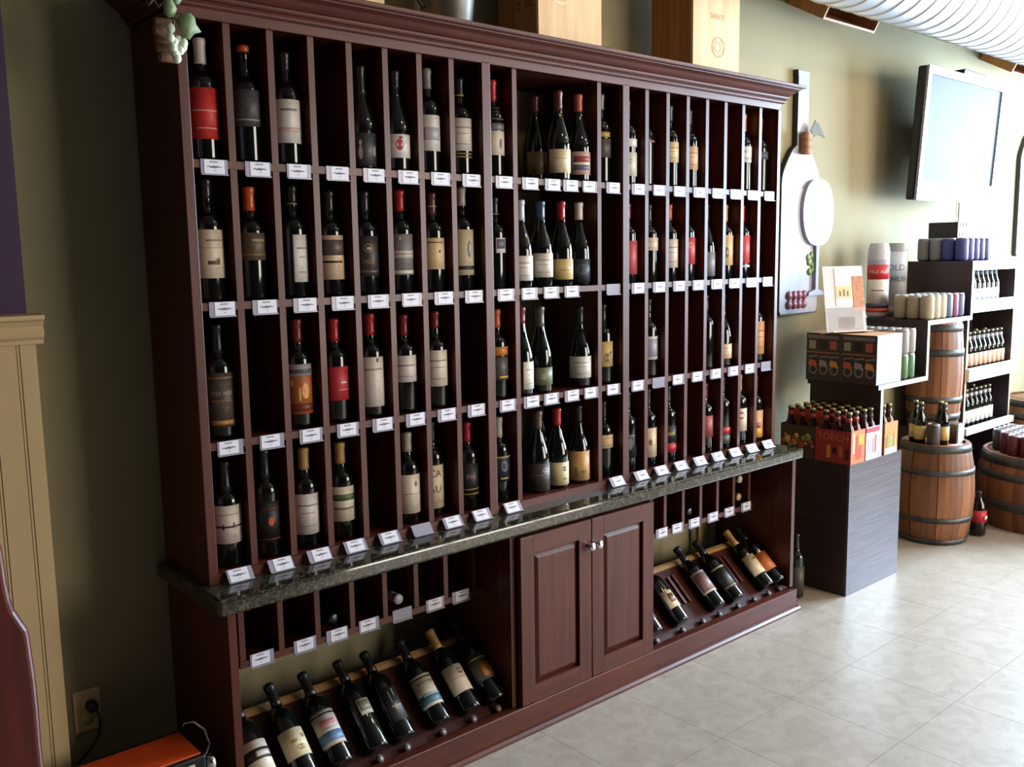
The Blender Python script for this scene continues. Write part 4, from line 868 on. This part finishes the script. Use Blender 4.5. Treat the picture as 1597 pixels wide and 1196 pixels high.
# six-pack carriers on the base of the stand
packs = [  # ix, iy, side colour, end colour, handle colour, words, description
 (0, 0, (150, 44, 38), (206, 110, 52), (170, 60, 60), 'red six-pack carrier with orange end, at the front corner'),
 (1, 0, (60, 40, 44), (222, 212, 216), (120, 70, 60), 'white-ended six-pack carrier between the red and orange ones'),
 (2, 0, (190, 110, 50), (206, 124, 56), (200, 120, 60), 'orange six-pack carrier with green bottle picture'),
 (0, 1, (72, 52, 34), (60, 40, 30), (206, 80, 46), 'dark fruit-patterned six-pack carrier with red handle card'),
 (1, 1, (70, 48, 38), (80, 50, 40), (206, 80, 46), 'brown six-pack carrier in the rear row, middle'),
 (2, 1, (60, 44, 40), (70, 50, 44), (120, 90, 60), 'dark six-pack carrier in the rear row against riser')]
PW, PDp, PH = 0.126, 0.180, 0.150
for ix, iy, cs, ce, ch, lb in packs:
    xc = (2.955, 3.087, 3.262)[ix]; yc = DY0+0.088+0.184*iy
    c = thing('six_pack_carrier', lb+' on the stepped stand', 'carton', (xc, yc, 0.6205), group=None)
    t = 0.003
    ms, me_, mh = labmat(cs), labmat(ce), labmat(ch)
    MB().box(-PW/2, -PW/2+t, -PDp/2, PDp/2, 0, PH).build('side_panel', ms, c); MB().box(PW/2-t, PW/2, -PDp/2, PDp/2, 0, PH).build('side_panel', ms, c)
    MB().box(-PW/2+t, PW/2-t, -PDp/2, -PDp/2+t, 0, PH*1.02).build('end_panel', me_, c); MB().box(-PW/2+t, PW/2-t, PDp/2-t, PDp/2, 0, PH*1.02).build('end_panel', me_, c)
    MB().box(-PW/2+t, PW/2-t, -PDp/2+t, PDp/2-t, 0, t).build('floor_panel', ms, c)
    MB().box(-0.0012, 0.0012, -PDp/2+t, PDp/2-t, t, 0.17 if not (iy == 1 and ix < 2) else 0.222).build('handle_card', mh, c)
    if (ix, iy) == (0, 0):
        o = flat_text('TORCH', 0.046, colmat((206, 120, 64)), c, (-PW/2-0.0008, 0, 0.118), (PI/2, 0, -PI/2))
        for k in range(5): MB().box(-PW/2-0.0012, -PW/2, -0.08+0.03*k, -0.06+0.03*k, 0.02+0.012*(k % 3), 0.07+0.01*(k % 2)).build('printed_patch', colmat([(90, 30, 30), (196, 96, 50), (50, 26, 26), (212, 140, 60), (170, 50, 60)][k]), c)
        MB().box(-0.02, 0.03, -PDp/2-0.001, -PDp/2, 0.02, 0.13).build('printed_patch', colmat((186, 60, 44)), c)
        MB().box(-0.05, -0.03, -PDp/2-0.001, -PDp/2, 0.05, 0.14).build('printed_patch', colmat((222, 180, 150)), c)
        MB().box(0.0, 0.045, -PDp/2-0.0015, -PDp/2-0.001, 0.085, 0.13).build('printed_patch', colmat((206, 150, 40)), c)
    if (ix, iy) == (1, 0):
        for k in range(4): MB().box(-0.04+0.02*k, -0.027+0.02*k, -PDp/2-0.001, -PDp/2, 0.03, 0.1+0.012*(k % 2)).build('printed_patch', colmat([(170, 150, 170), (196, 180, 196), (150, 130, 156), (190, 60, 70)][k]), c)
        MB().box(-PW/2+t, PW/2-t, -PDp/2-0.001, -PDp/2, 0.128, 0.15).build('printed_patch', colmat((176, 54, 70)), c)
    if (ix, iy) == (2, 0):
        for k in range(6): MB().box(-0.05+0.017*k, -0.039+0.017*k, -PDp/2-0.001, -PDp/2, 0.03, 0.085+0.012*(k % 3)).build('printed_patch', colmat([(110, 120, 60), (140, 150, 90), (180, 150, 70), (150, 170, 150), (120, 130, 70), (206, 170, 90)][k]), c)
        MB().box(-PW/2+t, PW/2-t, -PDp/2-0.0006, -PDp/2, 0.0, 0.03).build('printed_patch', colmat((170, 180, 170)), c)
    if (ix, iy) == (0, 1):
        for k in range(14): disc(c, 0, 0, 0.009+0.005*(k % 3), 0, colmat([(176, 110, 50), (150, 60, 40), (120, 130, 60), (206, 160, 80)][k % 4]), 'printed_fruit')
        fr_ = [o for o in c.children if o.name.startswith('printed_fruit')]
        for k, o in enumerate(fr_): o.location = (-PW/2-0.0005, -0.08+0.0125*k*0.95, 0.06+0.05*((k*7) % 5)/5); o.rotation_euler = (0, -PI/2, 0)
    for a_ in range(2):
        for b_ in range(3):
            beer((xc-0.0295+0.059*a_, yc-0.0578+0.0578*b_, 0.6245), 'gold-capped beer bottle in the %s' % lb.split(',')[0], 'beer bottles in six-pack carriers', neck=(60, 40, 34) if ix else (150, 50, 40))

# cartons with bicycle pictures on the second step
def carton(y0, y1, label):
    x0, x1, z0, z1 = 3.106, 3.345, 0.9605, 1.192
    c = thing('beer_carton', label, 'carton', ((x0+x1)/2, (y0+y1)/2, z0))
    o = bevel(bx(c, 'box', labmat((52, 40, 38)), x0, x1, y0, y1, z0, z1), 0.002)
    xx = x0-0.0012
    bx(c, 'end_print', labmat((150, 152, 166)), x0+0.002, x1-0.002, y0-0.001, y0, z0+0.002, z1-0.002)
    bx(c, 'top_print', labmat((206, 160, 120)), x0+0.002, x1-0.002, y0+0.002, y1-0.002, z1, z1+0.001)
    bx(c, 'stripe', colmat((150, 92, 50)), xx, x0, y0+0.004, y1-0.004, z0+0.135, z0+0.142)
    for k, cc in enumerate([(176, 84, 70), (24, 22, 22), (150, 146, 120)]):
        bx(c, 'label_patch', colmat(cc), xx, x0, y0+0.02+0.055*k, y0+0.055+0.055*k, z0+0.155, z0+0.195)
    bx(c, 'label_patch', colmat((120, 110, 110)), xx, x0, y0+0.01, y1-0.01, z0+0.205, z0+0.222)
    cols = [(206, 150, 50), (150, 146, 140), (206, 90, 50)]
    for k, cc in enumerate(cols):
        yc = y0+0.03+0.056*k; zc = z0+0.055
        m = colmat(cc); mgy = colmat((150, 144, 136))
        vs = []; fs = []
        for j in range(18):
            a_ = 2*PI*j/18; vs += [(xx, yc+0.022*math.cos(a_), zc+0.024*math.sin(a_)), (xx, yc+0.0165*math.cos(a_), zc+0.018*math.sin(a_))]
        for j in range(18): fs.append((2*j, 2*((j+1) % 18), 2*((j+1) % 18)+1, 2*j+1))
        wpart(c, 'bicycle_wheel', mgy, MB().add(vs, fs))
        wpart(c, 'bicycle_fender', m, MB().add([(xx-0.0004, yc-0.024, zc+0.012), (xx-0.0004, yc+0.026, zc+0.02), (xx-0.0004, yc+0.02, zc+0.048), (xx-0.0004, yc-0.012, zc+0.042)], [(0, 1, 2, 3)]))
        wpart(c, 'bicycle_bar', mgy, MB().add([(xx-0.0004, yc-0.026, zc+0.064), (xx-0.0004, yc+0.024, zc+0.058), (xx-0.0004, yc+0.024, zc+0.063), (xx-0.0004, yc-0.026, zc+0.069)], [(0, 1, 2, 3)]))
carton(-0.207, -0.026, 'dark beer carton with bicycle pictures and white end'); carton(-0.024, 0.157, 'dark beer carton with bicycle pictures set behind the white-ended one')
cnt = 0
for ix in range(2):
    for iy in range(5):
        for iz in range(2):
            can((3.41+0.068*ix, -0.172+0.068*iy, 0.9605+0.1225*iz), 'grey beer can in the upper layer beside the bicycle cartons' if iz else 'green beer can in the lower layer beside the bicycle cartons', 'cans beside the bicycle cartons', (150, 146, 140) if iz else (70, 104, 56))

# acrylic sign holder on the carton
sg = thing('sign_holder', 'clear sign holder with pictured leaflet standing on the bicycle carton', 'sign', (3.185, -0.01, 1.1945), (math.radians(-9), 0, math.radians(-22)))
MB().box(-0.115, 0.115, 0.0, 0.003, 0.0, 0.32).build('back_sheet', mat('leaflet_white', (196, 194, 198), 0.4), sg)
MB().box(-0.115, 0.115, -0.005, -0.003, 0.0, 0.12).build('front_pocket', mat('pocket_plastic', (190, 190, 198), 0.1, alpha=0.22), sg)
MB().box(-0.115, 0.115, -0.05, 0.05, -0.0, 0.003).build('foot', mat('sign_foot_plastic', (216, 190, 160), 0.15), sg)
MB().box(-0.05, 0.045, -0.0025, 0.0, 0.13, 0.31).build('card', mat('card_white', (222, 220, 216), 0.4), sg)
MB().box(-0.045, 0.042, -0.0035, -0.0025, 0.165, 0.225).build('orange_print', mat('card_orange', (236, 190, 130), 0.5), sg)
for k in range(3): MB().box(-0.03+0.022*k, -0.02+0.022*k, -0.0042, -0.0035, 0.175, 0.2+0.008*(k % 2)).build('bottle_print', colmat((90, 80, 70)), sg)
MB().box(0.05, 0.112, -0.0025, 0.0, 0.10, 0.27).build('orange_label', mat('sign_orange', (196, 124, 56), 0.5, rgb2=(150, 90, 44), scale=(60, 60, 60)), sg)
MB().box(-0.10, 0.10, -0.002, 0.0, 0.01, 0.12).build('lower_picture', mat('sign_lower', (150, 140, 130), 0.5, rgb2=(96, 96, 84), scale=(30, 30, 30)), sg)
MB().box(-0.045, 0.05, -0.003, -0.002, 0.02, 0.075).build('brown_print', mat('sign_brown', (170, 136, 96), 0.5, rgb2=(120, 84, 56), scale=(60, 60, 60)), sg)

# oversized display cans on the third step
def big_can(px, label, cols, prints):
    p = hit(px, 488, 1, 0.105)
    t = thing('display_can', label, 'display can', (p.x, 0.10, 1.2355))
    r = 0.054; h = 0.385
    MB().lathe([(0, 0.006), (r*0.8, 0.0), (r, 0.02), (r, h-0.05), (r*0.97, h-0.03), (r*0.86, h-0.006), (r*0.8, h), (0, h)], 28).build('body', labmat(cols[0]), t)
    va = math.atan2(CAM.y-0.105, CAM.x-p.x)
    for c, z0, z1, hw in cols[1]: MB().arc(r+0.0004, z0, z1, va-hw, va+hw, 16, 0.0006+0.0002*[q[0] for q in cols[1]].index(c)).build('painted_band', colmat(c), t)
    for tx, sz, zc, c in prints: curved_text(tx, sz, r+0.0016, zc, va, colmat(c), t)
big_can(1366, 'giant white and red display can on the stepped stand', ((198, 198, 204), [((160, 156, 172), 0.22, 0.30, 1.6), ((196, 50, 50), 0.20, 0.275, 1.25), ((222, 214, 206), 0.075, 0.198, 1.1), ((120, 116, 120), 0.14, 0.146, 0.6), ((70, 60, 96), 0.05, 0.075, 1.6), ((206, 72, 50), 0.03, 0.05, 1.6)]), [("PALE ALE", 0.024, 0.238, (232, 200, 196))])
big_can(1394, 'giant grey display can lettered beside the dark riser', ((150, 148, 146), [((196, 200, 208), 0.20, 0.34, 1.5), ((120, 118, 116), 0.0, 0.05, 1.6)]), [('OLD', 0.045, 0.255, (90, 90, 96)), ('CHUB', 0.04, 0.195, (60, 60, 62))])
cc3 = [(170, 158, 132), (176, 166, 140), (186, 172, 146), (80, 96, 110), (130, 60, 96), (96, 96, 120)]
for ix in range(6):
    for iy in range(4):
        if iy == 3: continue
        can((3.662+0.0675*ix, -0.172+0.0675*iy, 1.2355), 'pale beer can in the block on the third step' if ix < 1 else 'coloured beer can in the block on the third step', 'cans on the third step', cc3[0 if ix == 0 else (ix+iy) % 6])
cc4 = [(120, 122, 128), (150, 150, 150), (56, 60, 120), (70, 50, 110)]
for ix in range(5):
    for iy in range(4):
        can((4.118+0.0675*ix, -0.11+0.0675*iy-0.02, 1.5205), 'blue beer can on the top step' if iy < 2 else 'silver beer can on the top step', 'cans on the top step', cc4[2+(ix % 2)] if iy < 2 else cc4[ix % 2])
tb = thing('beer_carton', 'small dark carton resting on the cans of the top step', 'carton', (4.25, 0.0, 1.6435))
bevel(MB().box(-0.075, 0.075, -0.08, 0.08, 0, 0.085).build('box', labmat((40, 34, 34)), tb), 0.002)
MB().box(-0.06, 0.06, -0.0812, -0.08, 0.03, 0.06).build('end_print', labmat((186, 182, 184)), tb)
for k in range(3): MB().box(-0.05+0.04*k, -0.03+0.04*k, -0.0825, -0.0812, 0.01, 0.08).build('bottle_print', colmat((110, 80, 74)), tb)

# ------------------------------------------------------------------ floor bottle beside the rack
make_bottle('wine_bottle', 'dark green bottle standing on the floor beside the base cabinet', None, (2.735, -0.045, 0.0), (0, 0, 0), 'bord', 0.30, 0.037, None, 0.2, [((60, 58, 48), 0.03, 0.15)], -2.2, M_greenglass)

# ------------------------------------------------------------------ barrels
def barrel(loc, H, rb_, rm, label, hoops, ns=18, mst=None):
    t = thing('oak_barrel', label, 'barrel', loc)
    rad = lambda z: rb_+(rm-rb_)*(1-((2*z/H)-1)**2)
    def stave():
        vs = []; fs = []; n = 10; hw = PI/ns*0.985
        for i in range(n+1):
            z = H*i/n; r = rad(z); ri = r-0.018
            for a_ in (-hw, 0, hw): vs.append((r*math.cos(a_), r*math.sin(a_), z))
            for a_ in (-hw, hw): vs.append((ri*math.cos(a_), ri*math.sin(a_), z))
        for i in range(n):
            a_, b_ = 5*i, 5*i+5
            fs += [(a_, a_+1, b_+1, b_), (a_+1, a_+2, b_+2, b_+1), (a_+2, a_+4, b_+4, b_+2), (a_+4, a_+3, b_+3, b_+4), (a_+3, a_, b_, b_+3)]
        fs += [(0, 3, 4, 2, 1), (5*n, 5*n+1, 5*n+2, 5*n+4, 5*n+3)]
        return MB().add(vs, fs).mesh('stave')
    me = stave(); me2 = me.copy()
    for k in range(ns): link('stave', me if k % 2 else me2, M_stave if k % 2 else M_stave2, t, (0, 0, 0), (0, 0, 2*PI*(k+random.uniform(-.05, .05))/ns))
    for z, w in hoops:
        MB().arc(rad(z)+0.001, z, z+w, 0, 2*PI-0.0001, 40, 0.003, rad(z+w)+0.001).build('hoop', M_hoop, t)
    MB().lathe([(0, H-0.03), (rb_-0.016, H-0.03), (rb_-0.016, H-0.012), (0, H-0.012)], 32).build('head', M_stave, t)
    return t
barrel((4.09, -0.05, 0), 0.545, 0.172, 0.207, 'small oak barrel standing beside the stepped stand', [(0.0, 0.03), (0.125, 0.028), (0.385, 0.028), (0.505, 0.035)])
barrel((4.815, -0.375, 0), 0.425, 0.335, 0.365, 'wide low oak half barrel topped with can packs', [(0.12, 0.05), (0.29, 0.04), (0.37, 0.05)], 24)
pb = tag(MB().box(4.295, 4.55, 0.02, 0.28, 0, 0.56).build('dark_plinth', M_lam), 'dark box plinth under the barrel by the shelving', 'plinth')
barrel((4.43, 0.13, 0.56), 0.62, 0.135, 0.155, 'narrow oak barrel raised on a dark plinth beside shelving', [(0.05, 0.04), (0.15, 0.035), (0.42, 0.04), (0.56, 0.04)], 14)
barrel((5.62, -0.12, 0), 0.62, 0.30, 0.34, 'tall oak barrel at the far end of the shelving', [(0.08, 0.04), (0.2, 0.04), (0.5, 0.04), (0.58, 0.04)], 20)
# on the small barrel
ZB1 = 0.546-0.012
for k, (px, dy) in enumerate(((1425, 0.02), (1441, 0.06), (1452, -0.06), (1466, -0.03))):
    p = hit(px, 660, 2, ZB1); 
    x_, y_ = 4.09+(-0.112, -0.07, -0.055, -0.012)[k], -0.05+(0.035, 0.085, -0.065, -0.025)[k]
    beer((x_, y_, ZB1), 'dark beer bottle with cream label on the small barrel', 'bottles on the small barrel', (206, 176, 110), (40, 34, 30), M_glass)
can((4.09-0.115, -0.05-0.04, ZB1), 'single silver-topped can on the small barrel', None, (60, 50, 44))
wb_ = thing('wooden_box', 'small dark box with white end on the small barrel', 'box', (4.165, -0.115, ZB1))
MB().box(-0.045, 0.04, -0.035, 0.09, 0, 0.105).build('body', M_lam, wb_); MB().box(-0.03, 0.04, -0.037, -0.035, 0, 0.105).build('white_end', M_white, wb_)
for k in range(3): MB().box(-0.0465, -0.045, -0.03, 0.085, 0.02+0.03*k, 0.022+0.03*k).build('groove', M_black, wb_)
# on the half barrel and the far barrel
for i in range(8):
    for j in range(8):
        x_, y_ = 4.579+0.0675*i, -0.611+0.0675*j
        if math.hypot(x_+0.0-4.815, y_+0.375) < 0.28:
            can((x_, y_, 0.413), 'dark red beer can packed on the half barrel', 'cans on the half barrel', (84, 30, 34) if (i+j) % 3 else (60, 56, 54))
for i in range(4):
    for j in range(4):
        can((5.50+0.068*i, -0.28+0.068*j, 0.608), 'amber beer can packed on the far barrel', 'cans on the far barrel', (150, 104, 40) if (i+j) % 2 else (70, 90, 50))
# soda bottle on the floor
sb = thing('soda_bottle', 'dark plastic soda bottle with red label on the floor between barrels', 'bottle', (4.292, -0.215, 0))
MB().lathe([(0, 0.004), (0.03, 0.0), (0.042, 0.012), (0.042, 0.08), (0.039, 0.10), (0.042, 0.12), (0.042, 0.15), (0.034, 0.185), (0.016, 0.215), (0.0135, 0.235), (0, 0.237)], 20).build('body', mat('cola_dark', (18, 10, 10), 0.1), sb)
MB().arc(0.0424, 0.082, 0.148, 0, 2*PI-0.001, 20, 0.0006).build('label', labmat((176, 30, 44)), sb)
MB().box(-0.02, 0.012, -0.0445, -0.043, 0.1, 0.118).build('label_patch', colmat((226, 200, 200)), sb)
MB().lathe([(0, 0.232), (0.0145, 0.232), (0.0145, 0.25), (0, 0.25)], 14).build('cap', M_black, sb)

# ------------------------------------------------------------------ white-lipped bottle shelving
sh = thing('bottle_shelving', 'dark bottle shelving with white lips between barrels', 'shelving', (4.93, 0.12, 0))
SX0, SX1, SY = 4.61, 5.28, 0.03
bx(sh, 'side_panel', M_lam, SX0, SX0+0.02, SY, 0.285, 0, 1.485); bx(sh, 'side_panel', M_lam, SX1-0.02, SX1, SY, 0.285, 0, 1.485)
for x in (SX0, SX1-0.02): bx(sh, 'front_edge', mat('tan_edge', (190, 160, 124), 0.5), x, x+0.02, SY-0.002, SY, 0, 1.46)
bx(sh, 'back_panel', M_lam, SX0+0.02, SX1-0.02, 0.275, 0.285, 0, 1.46)
bx(sh, 'top_shelf', M_white, SX0-0.03, 5.9, SY-0.02, 0.29, 1.46, 1.485)
shz = [(1.245, 1.215, 1.285), (0.86, 0.81, 0.885), (0.515, 0.49, 0.53)]
for z, l0, l1 in shz:
    bx(sh, 'shelf', M_lam, SX0+0.02, SX1-0.02, SY, 0.275, z-0.02, z)
    bx(sh, 'shelf_lip', M_white, SX0-0.01, SX1+0.01, SY-0.03, SY-0.003, l0, l1)
rows = [(1.2455, 7, (196, 200, 206), (120, 126, 140), 'pale label beer bottle on the upper shelf of the shelving'), (0.8605, 9, (196, 150, 120), (186, 180, 190), 'salmon label beer bottle on the middle shelf of the shelving'), (0.5155, 7, (206, 196, 186), (190, 186, 180), 'cream label beer bottle on the low shelf of the shelving')]
for z, nb, lc, nc, lb in rows:
    for k in range(nb):
        x_ = SX0+0.055+(SX1-SX0-0.12)*k/8.5
        beer((x_, SY+0.04, z), lb+', front row', 'bottles on the shelving', lc, nc, M_glass)
        if k % 2: beer((x_, SY+0.11, z), lb+', back row', 'bottles on the shelving', lc, nc, M_glass)
beer((4.66, 0.09, 1.4855), 'brown beer bottle with orange label on top of the shelving', None, (196, 84, 50), (150, 60, 40))
for o in (PB, PC):
    for c in list(o.children): bpy.data.objects.remove(c, do_unlink=True)
    bpy.data.objects.remove(o, do_unlink=True)

# ------------------------------------------------------------------ orange appliance on the floor by the rack
zt = 0.325
ob = thing('orange_amplifier', 'orange topped portable amplifier with chrome handles beside the rack', 'amplifier', (-0.25, -0.02, 0))
M_or = mat('orange_vinyl', (214, 82, 26), 0.5, rgb2=(200, 70, 20), scale=(60, 60, 60))
bevel(bx(ob, 'case', M_black, -0.40, -0.098, -0.10, 0.075, 0, zt-0.004), 0.006)
bevel(bx(ob, 'orange_top', M_or, -0.385, -0.108, -0.088, 0.055, zt-0.006, zt), 0.002)
bx(ob, 'front_panel', mat('panel_cream', (200, 190, 160), 0.5), -0.37, -0.13, -0.102, -0.10, 0.16, zt-0.02)
for k in range(3): bx(ob, 'dial_plate', mat('dial_dark', (90, 84, 96), 0.4), -0.17-0.07*k, -0.145-0.07*k, -0.1035, -0.102, 0.22, 0.28)
wpart(ob, 'handle', M_chrome, MB().tube([(-0.10, 0.075, 0.30), (-0.085, 0.07, 0.335), (-0.07, 0.04, 0.345), (-0.058, 0.0, 0.335), (-0.055, -0.02, 0.30), (-0.07, -0.03, 0.28), (-0.098, -0.03, 0.27)], 0.004))
wpart(ob, 'corner_foot', M_chrome, MB().lathe([(0, 0.24), (0.016, 0.24), (0.017, 0.29), (0.012, 0.305), (0, 0.307)], 16, (-0.082, -0.085, 0)))
wpart(ob, 'handle', M_chrome, MB().tube([(-0.40, 0.03, 0.30), (-0.415, 0.03, 0.33), (-0.42, 0.0, 0.34), (-0.415, -0.03, 0.33), (-0.40, -0.03, 0.30)], 0.006))

# ------------------------------------------------------------------ red-brown chair in the near corner
M_ch = mat('red_mahogany', (92, 26, 18), 0.28, rgb2=(70, 18, 14), scale=(40, 40, 4), coat=0.4)
chx = -0.80; cy_ = -0.5
ch = thing('wooden_chair', 'glossy red-brown wooden chair with shouldered back before the cream panelling', 'chair', (chx, cy_, 0))
right = [(0.0, 0.46)]+[(hit(px, py, 1, cy_).x-chx, hit(px, py, 1, cy_).z) for px, py in ((62, 1150), (58, 1100), (53, 1050), (47, 1010), (44, 988), (41, 977), (33, 966), (21, 948), (14, 930), (8, 900), (4, 872), (0, 850), (-10, 825))]
right[0] = (right[1][0]+0.003, 0.44); xr_ = right[-1][0]
right += [(xr_-0.03, right[-1][1]+0.03), (0.06, right[-1][1]+0.05)]
outl = right+[(-x, z) for x, z in reversed(right)]
b_ = MB().prism(outl, 1, -0.02, 0.02).build('back_panel', M_ch, ch); bevel(b_, 0.012, 4)
for s in (-1, 1):
    bevel(MB().box(s*0.21-0.02, s*0.21+0.02, -0.018, 0.022, 0, 0.46).build('leg', M_ch, ch), 0.004)
    bevel(MB().box(s*0.20-0.02, s*0.20+0.02, -0.40, -0.36, 0, 0.43).build('leg', M_ch, ch), 0.004)
bevel(MB().box(-0.225, 0.225, -0.42, -0.02, 0.43, 0.465).build('seat', M_ch, ch), 0.008)

# ------------------------------------------------------------------ ceiling lamps (warm, behind and beside the camera)
def lamp(x, y, pw):
    t = thing('ceiling_lamp', 'small warm pendant lamp hanging from the ceiling', 'lamp', (x, y, ZC), group='pendant lamps')
    MB().tube([(0, 0, 0), (0, 0, -0.35)], 0.005).build('stem', M_black, t)
    MB().lathe([(0.02, -0.35), (0.05, -0.38), (0.09, -0.47), (0.086, -0.47), (0.046, -0.384), (0.018, -0.356)], 20).build('shade', M_steel, t)
    l = bpy.data.lights.new('lamp_light', 'POINT'); l.energy = pw; l.color = (1.0, 0.62, 0.28); l.shadow_soft_size = 0.045
    o = bpy.data.objects.new('lamp_light', l); COL.objects.link(o); o.parent = t; o.location = (0, 0, -0.46)
for x, y, p in ((1.5, -1.5, 9), (3.1, -1.5, 32), (4.7, -1.5, 14)): lamp(x, y, p)
